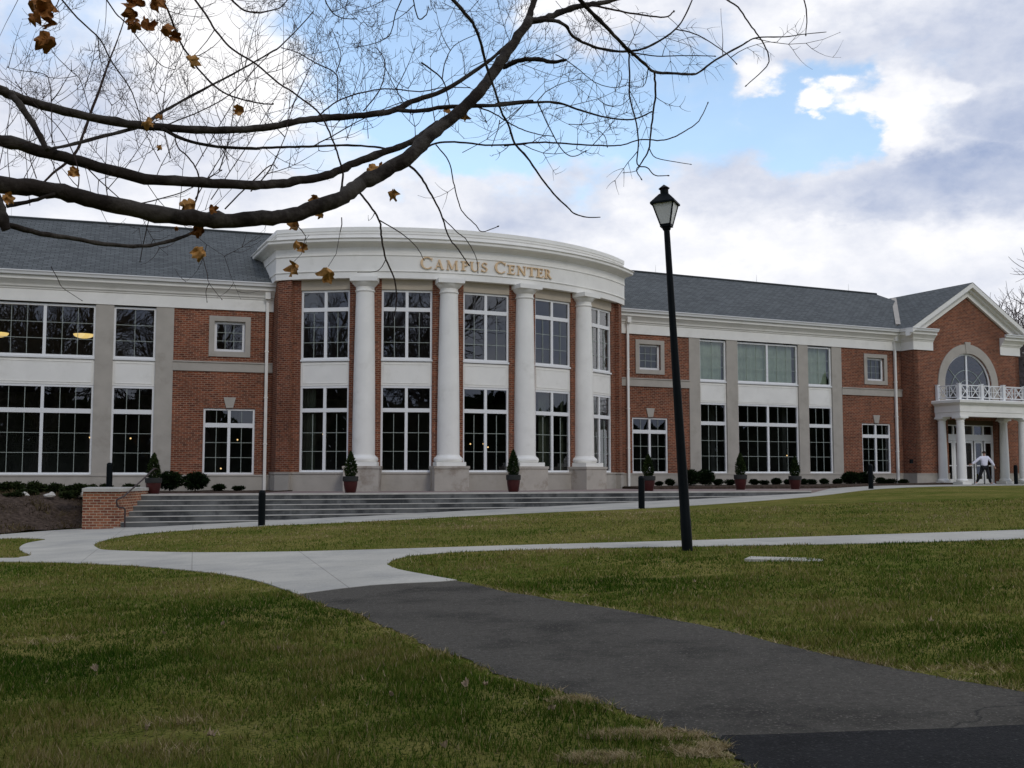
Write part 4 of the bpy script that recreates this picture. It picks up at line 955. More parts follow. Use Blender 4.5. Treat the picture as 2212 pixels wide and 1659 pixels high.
for i in range(5): a, b = cap[i], cap[(i + 1) % 5]; mb.quad([(a[0], a[1], .14), (b[0], b[1], .14), (b[0], b[1], .235), (a[0], a[1], .235)])
mb.build('cap_stone', MT['tread'], ck)
# handrail
def hp(px, py, Y): return at(px, py, Y)
hr = empty('handrail', tuple(hp(269.5, 1137, 32.35))); hr['world'] = 1
tag(hr, 'dark curved metal handrail at the left end of the steps', 'handrail')
pts = [hp(269.5, 1139, 32.2), hp(270, 1110, 32.2), hp(270, 1101, 32.2), hp(266, 1097, 32.15), hp(257, 1096, 32.05), hp(252.5, 1089, 32.0), hp(252, 1081, 32.0), hp(257, 1077, 32.05), hp(268, 1071.5, 32.25), hp(290, 1052, 33.05), hp(312, 1032.5, 33.9), hp(330, 1015, 34.45), hp(336, 1012.5, 34.7), hp(342, 1016, 34.95), hp(344, 1025, 35.05), hp(342, 1033, 35.0), hp(337, 1038, 34.85)]
pp = [tuple(p) for p in catmull(pts, 4)]
mb = MB(); mb.tube(pp, [.025] * len(pp), 8); mb.build('rail', MT['rail'], hr, smooth=60)
mb = MB(); b = hp(337, 1038, 34.85); mb.tube([b, Vector((b.x, b.y, 0))], [.021, .021], 8); mb.build('rail_post', MT['rail'], hr, smooth=60)

# bollards
def bollard():
    o = empty('bollard', (0, 0, 0)); r = .098; h = 1.02
    mb = MB(); mb.lathe([(r * 1.12, 0), (r * 1.12, .03), (r, .035), (r, h - .115)], 24); mb.build('post', MT['dark'], o, smooth=40)
    mb = MB(); mb.lathe([(r * .93, h - .118), (r * .93, h - .1), (r * 1.02, h - .1), (r * 1.0, h - .075), (r * .86, h - .035), (r * .55, h - .008), (0.0001, h)], 24); mb.build('domed_cap', MT['dark'], o, smooth=60); return o
b0 = bollard(); first = True
for (px, py, Y, z, lb) in ((565, 1136, None, None, 'dark rounded bollard on the lawn edge in front of the left part of the steps'), (1386, 1098.5, None, None, 'dark rounded bollard just left of the lamp post'),
        (1881.5, 1056.5, None, None, 'dark rounded bollard beside the walk near the right downspout'), (2195, 1046.5, None, None, 'dark rounded bollard in front of the portico at the right edge'), (236, 0, 36.8, .02, 'dark rounded bollard showing above the brick block left of the steps')):
    if Y is None: x, y = gpt(px, py); z = zat(x, y) - .02
    else: p = at(px, 1040, Y); x, y = p.x, p.y
    o = b0 if first else copy_tree(b0); first = False; o.location = (x, y, z); tag(o, lb, 'bollard', 'dark bollards along the walk')

# street lamp (leans slightly)
lx, ly = gpt(1485, 1190); lz = zat(lx, ly)
lt = at(1440, 492, ly + .15)
def lamp():
    o = empty('street_lamp', (lx, ly, lz)); base = Vector((0, 0, 0)); top = Vector((lt.x - lx, lt.y - ly, lt.z - lz)); H = top.length
    axis = top.normalized(); q = axis.to_track_quat('Z', 'Y')
    o.rotation_mode = 'QUATERNION'; o.rotation_quaternion = Vector((0, 0, 1)).rotation_difference(axis)
    S = .80 * (ly / 17.5)
    mb = MB(); mb.lathe([(.088, -.1), (.088, .5), (.083, .52), (.080, 1.2), (.058, H * .72), (.050, H - .02)], 20); mb.build('pole', MT['dark'], o, smooth=40)
    mb = MB(); mb.lathe([(.05, H - .05), (.068, H - .03), (.072, H + .01), (.06, H + .03), (.075, H + .05), (.085, H + .07)], 20); mb.build('fitter_collar', MT['dark'], o, smooth=40)
    a0, a1 = .095 * S / .95, .205 * S / .95; z0, z1 = H + .04, H + .04 + .44 * S; rot = R_(-22)
    f = Fr((0, 0), (math.cos(rot), math.sin(rot)))
    def ring(a, z): return [f.P(u, z, d) for u, d in ((-a, a), (a, a), (a, -a), (-a, -a))]
    mb = MB(); r0 = ring(a0 * 1.12, z0 - .03); r1 = ring(a0 * 1.05, z0 + .02); mb.quad(r0); mb.quad(r1)
    for i in range(4): j = (i + 1) % 4; mb.quad([r0[i], r0[j], r1[j], r1[i]])
    A, B = ring(a0, z0), ring(a1, z1)
    for i in range(4):
        mb.tube([A[i], B[i]], [.014, .014], 5); j = (i + 1) % 4; mb.tube([B[i], B[j]], [.016, .016], 5); mb.tube([A[i], A[j]], [.014, .014], 5)
    mb.build('lantern_frame', MT['dark'], o)
    for i in range(4):
        j = (i + 1) % 4; mb = MB(); mb.quad([Vector(p) * 1 for p in (A[i], A[j], B[j], B[i])]); mb.build('lamp_pane', MT['lamp_glass'], o, merge=False)
    mb = MB(); R0 = ring(a1 * 1.17, z1 - .012); R0b = ring(a1 * 1.17, z1 + .018); R1 = ring(a1 * .42, z1 + .21 * S)
    mb.quad(R0)
    for i in range(4): j = (i + 1) % 4; mb.quad([R0[i], R0[j], R0b[j], R0b[i]]); mb.quad([R0b[i], R0b[j], R1[j], R1[i]])
    mb.quad(R1); mb.build('lantern_roof', MT['dark'], o)
    zz = z1 + .21 * S
    mb = MB(); mb.lathe([(.085 * S, zz - .02), (.085 * S, zz + .10 * S), (.10 * S, zz + .105 * S), (.115 * S, zz + .12 * S), (.05 * S, zz + .17 * S), (.02 * S, zz + .19 * S), (.001, zz + .205 * S)], 18); mb.build('lantern_vent', MT['dark'], o, smooth=40)
    tag(o, 'tall dark lamp post with four sided frosted lantern leaning left on the lawn', 'street lamp')
lamp()

# foliage
def leaf_blob(mb, n, cen, rad, size, shape='ell', seed=0, up=.3, inner=.35):
    """leaf faces through a volume; tint by random clump"""
    r = np.random.default_rng(seed)
    cl = r.normal(size=(14, 3)); cl /= np.linalg.norm(cl, axis=1)[:, None]; ct = r.uniform(0, 1, 14)
    for i in range(n):
        v = r.normal(size=3); v /= np.linalg.norm(v); k = np.argmax(cl @ v); t = .55 * ct[k] + .45 * r.random()
        rr_ = r.uniform(inner, 1.0) ** .5 * (1 + .12 * (ct[k] - .5))
        if shape == 'ell': p = v * rr_
        else:                                   # teardrop: wide low, pointed top
            z = v[2] * rr_; h = (z + 1) / 2; w = (1 - h ** 1.5) ** .8 * 1.15 if h > .25 else .75 + h; w = min(w, 1.0)
            hv = math.hypot(v[0], v[1]) + 1e-6; q = r.uniform(inner, 1.0) ** .5; p = np.array([v[0] / hv * w * q, v[1] / hv * w * q, r.uniform(-1, 1)])
            h = (p[2] + 1) / 2; w = min(1.0, (1 - h ** 1.6) ** .75 * 1.1, .62 + h * 1.6); p[0] = v[0] / hv * w * q * (1 + .14 * (ct[k] - .5)); p[1] = v[1] / hv * w * q * (1 + .14 * (ct[k] - .5))
        P = np.array(cen) + p * np.array(rad); d = p / (np.linalg.norm(p) + 1e-6) + r.normal(size=3) * .5 + np.array([0, 0, up]); d /= np.linalg.norm(d)
        s = r.normal(size=3); s = np.cross(d, s); s /= np.linalg.norm(s) + 1e-9; L = size * r.uniform(.6, 1.4)
        a = P - s * L * .3; b = P + s * L * .3; c = P + d * L
        mb.quad([a, b, c], [(0, 0), (1, 0), (.5, 1)]); mb.tint.append(float(np.clip(t * t * 1.1 + r.normal() * .05, 0, 1)))

def topiary(seed):
    o = empty('potted_evergreen', (0, 0, 0))
    mb = MB(); mb.lathe([(.165, 0), (.175, .02), (.225, .28), (.235, .40)], 28); mb.build('pot', MT['pot'], o, smooth=40)
    mb = MB(); mb.lathe([(.235, .40), (.258, .41), (.262, .56), (.25, .57), (.235, .565), (.225, .52), (.0001, .52)], 28, caps=False); mb.build('pot_rim', MT['rim'], o, smooth=40)
    mb = MB(); mb.tube([(0, 0, .5), (0, 0, .75)], [.02, .015], 6); mb.build('stem', MT['bark'], o)
    mb = MB(); leaf_blob(mb, 2600, (0, 0, .95), (.205, .205, .42), .055, 'tear', seed, up=.8, inner=.05); mb.build('foliage', MT['topiary'], o, merge=False)
    return o
tp = topiary(5)
POTS = [(331, 34.9, 'potted evergreen cone at the top left corner of the steps behind the handrail'), (757, 37.0, 'potted evergreen cone in front of the first white column'), (1109, 38.9, 'potted evergreen cone beside the third white column'),
        (1401, 40.8, 'potted evergreen cone behind the bollard left of the lamp post'), (1600, 43.6, 'potted evergreen cone just right of the lamp post'), (1718, 44.6, 'rightmost potted evergreen cone where the steps die out')]
for i, (px, Y, lb) in enumerate(POTS):
    o = tp if i == 0 else copy_tree(tp); p = at(px, 1060, Y); z = zp((Vector((p.x, p.y)) - SO).dot(SA)); z = max(z, zat(p.x, p.y) + .012)
    k = 1 + .03 * ((i * 7) % 5 - 2); o.location = (p.x, p.y, z + .0); o.rotation_euler.z = i * 1.7; o.scale = (1, 1, k)
    tag(o, lb, 'potted plant', 'potted evergreens along the plaza')

def shrub(kind, seed, n=2600):
    o = empty('shrub', (0, 0, 0)); mb = MB()
    if kind == 'round':
        leaf_blob(mb, n, (0, 0, .5), (.5, .5, .46), .105, 'ell', seed, up=.3, inner=.02); m = MT['shrub']; nm = 'round_shrub'
    else:
        r = np.random.default_rng(seed)
        for k in range(7):
            a = r.uniform(0, 6.28); q = r.uniform(0, .3); leaf_blob(mb, n // 9, (q * math.cos(a), q * math.sin(a), .25 + r.uniform(0, .2)), (.26, .26, .28), .13, 'ell', seed * 10 + k, up=.9)
        m = MT['juniper'] if kind == 'juniper' else MT['shrub']; nm = 'juniper_bush' if kind == 'juniper' else 'low_shrub'
    o.name = nm
    mb.build('foliage', m, o, merge=False); mb = MB(); mb.tube([(0, 0, -.1), (0, 0, .4)], [.03, .02], 5); mb.build('stem', MT['bark'], o); return o
PR = {('round', 0): shrub('round', 3), ('low', 0): shrub('low', 11, 1500), ('low', 1): shrub('low', 17, 1500), ('juniper', 0): shrub('juniper', 23, 1500)}
used = set()
def put(kind, var, px, Y, w, h, z, lb, grp, rz=0):
    s = PR[(kind, var)]; o = s if (kind, var) not in used else copy_tree(s); used.add((kind, var))
    p = at(px, 1040, Y); o.location = (p.x, p.y, z if z is not None else zat(p.x, p.y)); W = w * Y / F; Hh = h * Y / F
    o.scale = (W * (1 + .12 * math.sin(px)), W * (1 + .12 * math.cos(px * 1.7)), Hh * (1 + .08 * math.sin(px * 2.3))); o.rotation_euler.z = rz; tag(o, lb, 'shrub', grp)
def dRW(px, d=1.1):
    r = ray(px, 1025); n = RW.n; O = RW.O + n * d; t = O.dot(n) / (r.x * n.x + r.y * n.y); return r.y * t
def dLW(px, d=1.2):
    r = ray(px, 1025); n = LW.n; O = LW.O + n * d; t = O.dot(n) / (r.x * n.x + r.y * n.y); return r.y * t
put('round', 0, 367, dLW(367, 1.3), 51, 40, .05, 'round clipped dark shrub next to the corner pot left of the steps', 'dark shrubs in the left bed', .4)
put('round', 0, 422, dLW(422, 1.3), 52, 40, .05, 'round clipped dark shrub in front of the keystone window left of the rotunda', 'dark shrubs in the left bed', 2.0)
put('low', 0, 473, dLW(473, 1.6), 36, 19, .03, 'left of the two low dark shrubs between the round shrubs and the downspout', 'dark shrubs in the left bed')
put('low', 1, 513, dLW(513, 1.6), 34, 17, .03, 'right of the two low dark shrubs between the round shrubs and the downspout', 'dark shrubs in the left bed')
right = [(1423, 26, 14), (1448, 30, 20), (1493, 38, 36), (1524, 42, 38), (1552, 26, 18), (1577, 28, 17), (1628, 28, 19), (1652, 26, 17), (1679, 28, 22), (1700, 22, 17), (1736, 20, 18), (1756, 26, 19), (1781, 27, 19), (1808, 28, 20), (1838, 40, 32), (1866, 40, 28), (1903, 28, 22), (1925, 26, 19), (1952, 24, 16)]
rl = {1493: 'large dark shrub just right of the lamp post', 1524: 'largest dark shrub right of the lamp post, before the narrow stone framed window', 1838: 'left one of the wide dark shrubs under the far right keystone window', 1866: 'right one of the wide dark shrubs under the far right keystone window'}
order = ['first', 'second', 'third', 'fourth', 'fifth', 'sixth', 'seventh', 'eighth', 'ninth', 'tenth', 'eleventh', 'twelfth', 'thirteenth', 'fourteenth', 'fifteenth']; q = 0
for i, (px, w, h) in enumerate(right):
    if px in rl: lb = rl[px]
    else: lb = 'small low dark shrub, %s from the left in the right hand bed' % order[q]; q += 1
    p = at(px, 1040, dRW(px)); put('round' if px in rl else 'low', 0 if px in rl else i % 2, px, dRW(px), w, h, .13, lb, 'dark shrubs in the right bed', i * 1.3)
jn = [(8, 37.0, 60, 34, .02), (33, 37.2, 50, 32, .02), (80, 36.6, 60, 34, .0), (60, 35.3, 55, 26, -.1), (118, 36.4, 50, 30, .0), (163, 35.6, 60, 34, .0), (152, 34.2, 46, 26, -.1), (201, 37.2, 38, 24, .05), (231, 37.6, 38, 25, .05), (283, 37.4, 42, 26, .05), (-40, 36.5, 70, 36, .02), (30, 34.6, 50, 24, -.15)]
jl = ['bushy green juniper under the wide left window, at the left frame edge', 'green juniper under the wide left window, second from the frame edge', 'green juniper below the middle upright of the wide left window', 'low spreading juniper lower down the bank below the middle upright', 'green juniper right of the middle upright of the wide left window', 'dark green juniper just left of the brick block', 'small juniper low on the bank beside the brick block', 'dark shrub tip behind the left corner of the brick block', 'dark shrub behind the brick block at the foot of the bollard', 'dark shrub behind the right part of the brick block cap', 'green juniper mostly cut off by the left edge of the photo', 'small juniper low on the bank near the left edge']
for i, (px, Y, w, h, z) in enumerate(jn): put('juniper', 0, px, Y, w, h, z, jl[i], 'junipers on the left bank', i * 1.1)

# brown ground cover on the bank: uncountable
mb = MB(); r_ = np.random.default_rng(41); n = 0
bp = [Vector(p) for p in clean(bank_poly)]
from mathutils.geometry import intersect_point_tri_2d
def inpoly(poly):
    P_ = np.array([tuple(p)[:2] for p in poly])
    def f(x, y):
        ins = np.zeros(np.shape(x), bool); j = len(P_) - 1
        for i in range(len(P_)):
            xi, yi = P_[i]; xj, yj = P_[j]
            c_ = ((yi > y) != (yj > y)) & (x < (xj - xi) * (y - yi) / (yj - yi + 1e-12) + xi); ins ^= c_; j = i
        return ins
    return f
fb = inpoly(bank_poly)
xx = r_.uniform(-26, -12.3, 26000); yy = r_.uniform(27, 38.4, 26000); ok = fb(xx, yy)
for x, y in zip(xx[ok], yy[ok]):
    z = bank(x, y); d = r_.normal(size=3) * .6 + np.array([0, 0, 1]); d /= np.linalg.norm(d); s_ = np.cross(d, r_.normal(size=3)); s_ /= np.linalg.norm(s_); L = r_.uniform(.05, .14) * (1 + .8 * math.sin(x * 2.3) * math.sin(y * 3.1))
    P_ = np.array([x, y, z - .02]); mb.quad([P_ - s_ * L * .12, P_ + s_ * L * .12, P_ + d * L]); mb.tint.append(float(np.clip(.4 + .35 * math.sin(x * 1.7 + y * 2.2) + r_.normal() * .25, 0, 1)))
o = mb.build('ground_cover', MT['cover'], merge=False); tag(o, 'brown dormant ground cover spread over the bank left of the steps', 'ground cover', kind='stuff')
for i, (px, Y, z, lb) in enumerate(((177, 34.6, -.05, 'pale rock beside the brick block'), (108, 35.0, -.06, 'pale rock in the junipers left of the brick block'), (50, 34.9, -.06, 'pale rock in the junipers near the left edge'))):
    p = at(px, 1068, Y); o = empty('rock', (p.x, p.y, z)); mb = MB(); rr_ = random.Random(i)
    mb.lathe([(.16, 0), (.18, .05), (.13, .11), (.05, .13), (.001, .135)], 9); 
    mb.v = [(a * (1 + .2 * math.sin(a * 30 + i)), b * (.7 + .1 * i), c_ * (1 + .3 * math.sin(a * 20))) for a, b, c_ in mb.v]
    so_ = mb.build('rock', MT['rock']); so_.location = o.location; bpy.data.objects.remove(o); so_.name = 'rock'; tag(so_, lb, 'rock', 'pale rocks on the left bank')

# concrete pad in the lawn
x0, y0 = gpt(1608, 1213); x1, y1 = gpt(1776, 1213)
pf = Fr((x0, y0), (x1 - x0, y1 - y0)); L = math.hypot(x1 - x0, y1 - y0); mb = MB(); z = zat((x0 + x1) / 2, (y0 + y1) / 2)
mb.prism(Fr((0, 0), (1, 0)), [(0, 0)] * 3, 0, 0) if False else mb.box(pf, 0, L, z - .1, z + .022, -.55, .0)
o = mb.build('concrete_pad', MT['concrete']); tag(o, 'flat pale concrete pad sunk in the lawn right of the lamp post', 'concrete pad')

# ---- grass blades
def blades():
    R = np.random.default_rng(99)
    zones = [(3.6, 5.2, 1500), (5.2, 9.5, 5200), (9.5, 14, 2300), (14, 20, 900), (20, 32, 260)]
    fc, fa, fd = inpoly(conc), inpoly(asph), inpoly(dk)
    V_, T_ = [], []
    for y0, y1, dens in zones:
        hw0, hw1 = y0 * .48 + .3, y1 * .48 + 4.0; area = (y1 - y0) * 2 * hw1; n = int(area * dens)
        y = R.uniform(y0, y1, n); x = R.uniform(-hw1, hw1, n); k = R.random(n) < np.clip((y * .48 + 3.9 - np.abs(x)) / 3.4, 0, 1) ** 1.3; x, y = x[k], y[k]
        # clumping
        cl = np.sin(x * 5.1 + 2 * np.sin(y * 3.3)) * np.sin(y * 4.7 + 1.7 * np.sin(x * 2.9)); cl2 = np.sin(x * 1.3 + y * .7) * np.sin(y * 1.1 - x * .4) + .5 * np.sin(x * .35 - y * .6)
        k = R.random(len(x)) < .62 + .3 * cl; x, y, cl, cl2 = x[k], y[k], cl[k], cl2[k]
        # bare worn patch lower left
        bare = (((x - BARE[0]) / .52) ** 2 + ((y - BARE[1]) / .17) ** 2) < 1 + .5 * np.sin(x * 13) * np.sin(y * 17); k = ~bare | (R.random(len(x)) < .12); x, y, cl, cl2 = x[k], y[k], cl[k], cl2[k]
        jx, jy = R.normal(0, .022, len(x)), R.normal(0, .022, len(x)); k = ~(fc(x + jx, y + jy) | fa(x + jx, y + jy) | fd(x + jx, y + jy)); x, y, cl, cl2 = x[k], y[k], cl[k], cl2[k]
        n = len(x); h = R.uniform(.022, .05, n) * (1 + .45 * cl) * (1 + .0 * y); w = R.uniform(.0022, .0045, n) * (1 + (y - 5) * .10)
        a = R.uniform(0, 2 * np.pi, n); lean = R.uniform(0, 1.0, n) * h; la = R.uniform(0, 2 * np.pi, n)
        z = g(x, y); 
        # dry straw clumps by the path edge
        straw = np.zeros(n)
        for cx, cy, rx, ry in STRAW: straw = np.maximum(straw, 1 - (((x - cx) / rx) ** 2 + ((y - cy) / ry) ** 2))
        straw = np.clip(straw * 2.2, 0, 1) * (.75 + .25 * np.sin(x * 23 + 3 * np.sin(y * 17)))
        ed = np.full(n, 9.0)
        for q in EDGE: ed = np.minimum(ed, (x - q[0]) ** 2 + (y - q[1]) ** 2)
        straw = np.maximum(straw, np.clip(1.5 - np.sqrt(ed) / .10, 0, 1) * (R.random(n) < .75))
        t = np.clip(.26 + .20 * cl2 + .14 * cl + R.normal(0, .16, n) + .012 * (y - 6) , 0, 1); t = np.where(R.random(n) < .06, R.uniform(.7, 1, n), t); t = np.maximum(t, straw * R.uniform(.55, 1.2, n)); t = np.clip(t, 0, 1.25)
        lean = lean * (1 + 1.6 * straw); h = h * (1 - .25 * straw)
        dx, dy = np.cos(a) * w, np.sin(a) * w
        A = np.stack([x - dx, y - dy, z - .004], -1); B = np.stack([x + dx, y + dy, z - .004], -1); C_ = np.stack([x + np.cos(la) * lean, y + np.sin(la) * lean, z + h], -1)
        V_.append(np.stack([A, B, C_], 1).reshape(-1, 3)); T_.append(t)
    for cx, cy, rx, ry in STRAW[:5]:          # matted dead straw along the asphalt edge
        n = 2600; q = np.sqrt(R.random(n)) * R.uniform(.6, 1.15, n); a = R.uniform(0, 2 * np.pi, n); x = cx + rx * q * np.cos(a); y = cy + ry * q * np.sin(a)
        k = ~(fc(x, y) | fa(x + R.normal(0, .03, n), y) | fd(x, y)) & (np.sin(x * 19 + cy) * np.sin(y * 23) > -.45); x, y = x[k], y[k]; n = len(x); z = g(x, y)
        h = R.uniform(.006, .035, n); w = R.uniform(.0018, .0035, n); a = R.uniform(0, 2 * np.pi, n); la = R.uniform(0, 2 * np.pi, n); lean = R.uniform(.02, .07, n); dx, dy = np.cos(a) * w, np.sin(a) * w
        A = np.stack([x - dx, y - dy, z + .004], -1); B = np.stack([x + dx, y + dy, z + .004], -1); C_ = np.stack([x + np.cos(la) * lean, y + np.sin(la) * lean, z + h], -1)
        V_.append(np.stack([A, B, C_], 1).reshape(-1, 3)); T_.append(np.clip(R.normal(.92, .12, n), .5, 1))
    V = np.concatenate(V_).astype(np.float32); T = np.concatenate(T_).astype(np.float32); nf = len(T)
    me = bpy.data.meshes.new('grass'); me.vertices.add(len(V)); me.vertices.foreach_set('co', V.ravel())
    me.loops.add(nf * 3); me.loops.foreach_set('vertex_index', np.arange(nf * 3, dtype=np.int32)); me.polygons.add(nf); me.polygons.foreach_set('loop_start', np.arange(0, nf * 3, 3, dtype=np.int32))
    me.update(calc_edges=True); at_ = me.attributes.new('tint', 'FLOAT', 'FACE'); at_.data.foreach_set('value', T); me.materials.append(MT['grassblade'])
    o = bpy.data.objects.new('grass', me); COL.objects.link(o); tag(o, 'short winter grass blades with straw coloured patches on the lawn', 'grass', kind='stuff'); print('blades', nf)
BARE = gpt(385, 1592)
def _dens(pl):
    o_ = []
    for a_, b_ in zip(pl[:-1], pl[1:]):
        a_, b_ = Vector(a_), Vector(b_); L_ = (b_ - a_).length
        if L_ > 6: continue
        for k_ in range(max(1, int(L_ / .09))): o_.append(tuple(a_.lerp(b_, k_ * .09 / max(L_, .09))))
    return [p_ for p_ in o_ if 4.5 < p_[1] < 22]
EDGE = _dens(al) + _dens(ar) + _dens([tuple(p_) for p_ in ll])[::1]
def sp(px, py, rx, ry): x, y = gpt(px, py); return (x, y, rx, ry)
STRAW = [sp(1270, 1512, .26, .12), sp(1440, 1590, .30, .12), sp(1535, 1622, .24, .16), sp(1340, 1590, .2, .1), sp(1290, 1640, .2, .1), sp(1480, 1246, .5, .2), sp(90, 1385, .5, .35), sp(380, 1562, .35, .08), sp(430, 1625, .3, .08), sp(830, 1352, .35, .25), sp(1180, 1290, .7, .3), sp(1360, 1345, .5, .2), sp(2080, 1450, .5, .25), sp(600, 1272, .5, .4)]
blades()
# fallen leaves on the lawn
def leaf_shape(mb, size, curl, seed, mat_idx=0):
    """five-lobed curled leaf"""
    r = random.Random(seed); pts = []; lob = [(90, 1.0), (78, .82), (66, .74), (52, .92), (38, .98), (26, .80), (12, .70), (-4, .86), (-20, .80), (-40, .58), (-62, .52), (-80, .38), (-90, .3), (-100, .38), (-122, .55), (-142, .60), (-160, .84), (-176, .82), (168, .68), (154, .82), (142, 1.0), (128, .90), (114, .70), (102, .84)]
    out = [(math.cos(R_(a)) * q * (1 + r.uniform(-.1, .1)), math.sin(R_(a)) * q * (1 + r.uniform(-.1, .1))) for a, q in lob]
    rings = 3; n = len(out)
    def P(x, y):
        z = curl * (x * x * 1.1 + .7 * y * y) + .30 * math.sin(4.5 * x + seed) * math.cos(3.7 * y + seed * 2) + .13 * math.sin(8 * y + seed) + .1 * math.sin(11 * x + seed); xx_ = x * (1 - .35 * abs(curl) * abs(x)); return (xx_ * size * .5, z * size * .5, y * size * .5)
    for k in range(rings):
        a, b = k / rings, (k + 1) / rings
        for i in range(n):
            p, q = out[i], out[(i + 1) % n]; nrm = 1
            c = [P(p[0] * b, p[1] * b), P(q[0] * b, q[1] * b)] + ([P(q[0] * a, q[1] * a), P(p[0] * a, p[1] * a)] if k else [P(0, 0)])
            mb.quad(c)
fl = [(602, 1409, 'pale crumpled dead leaf in the left lawn below the asphalt corner'), (480, 1356, 'tiny pale dead leaf in the upper part of the left lawn'), (205, 1455, 'flat tan dead leaf in the left lawn near the left side'), (354, 1376, 'small tan dead leaf left of the crumpled pale one in the lawn'),
      (318, 1586, 'pale dead leaf at the left end of the bare soil patch'), (455, 1602, 'pale dead leaf at the right end of the bare soil patch'), (845, 1512, 'long curled dead leaf in the lawn left of the straw clumps'), (1190, 1543, 'small dead leaf just left of the straw clumps by the asphalt'),
      (1008, 1489, 'dead leaf in the lawn beside the asphalt edge, left of its twin'), (1050, 1489, 'dead leaf in the lawn beside the asphalt edge, right of its twin'), (960, 1625, 'dead leaf at the bottom edge of the left lawn'), (2010, 1350, 'dead leaf in the right lawn near the right edge'), (1500, 1262, 'small dead leaf in the right lawn below the foot of the lamp post')]
for i, (px, py, lb) in enumerate(fl):
    x, y = gpt(px, py); mb = MB(); leaf_shape(mb, .055 + .012 * (i % 3), .9, i)
    o = mb.build('fallen_leaf', MT['fallen'], smooth=50); o.location = (x, y, zat(x, y) + .03); o.rotation_euler = (R_(70 + 15 * math.sin(i * 3.)), R_(20 * math.sin(i)), i * 1.9)
    tag(o, lb, 'dead leaf', 'dead leaves scattered on the lawn')

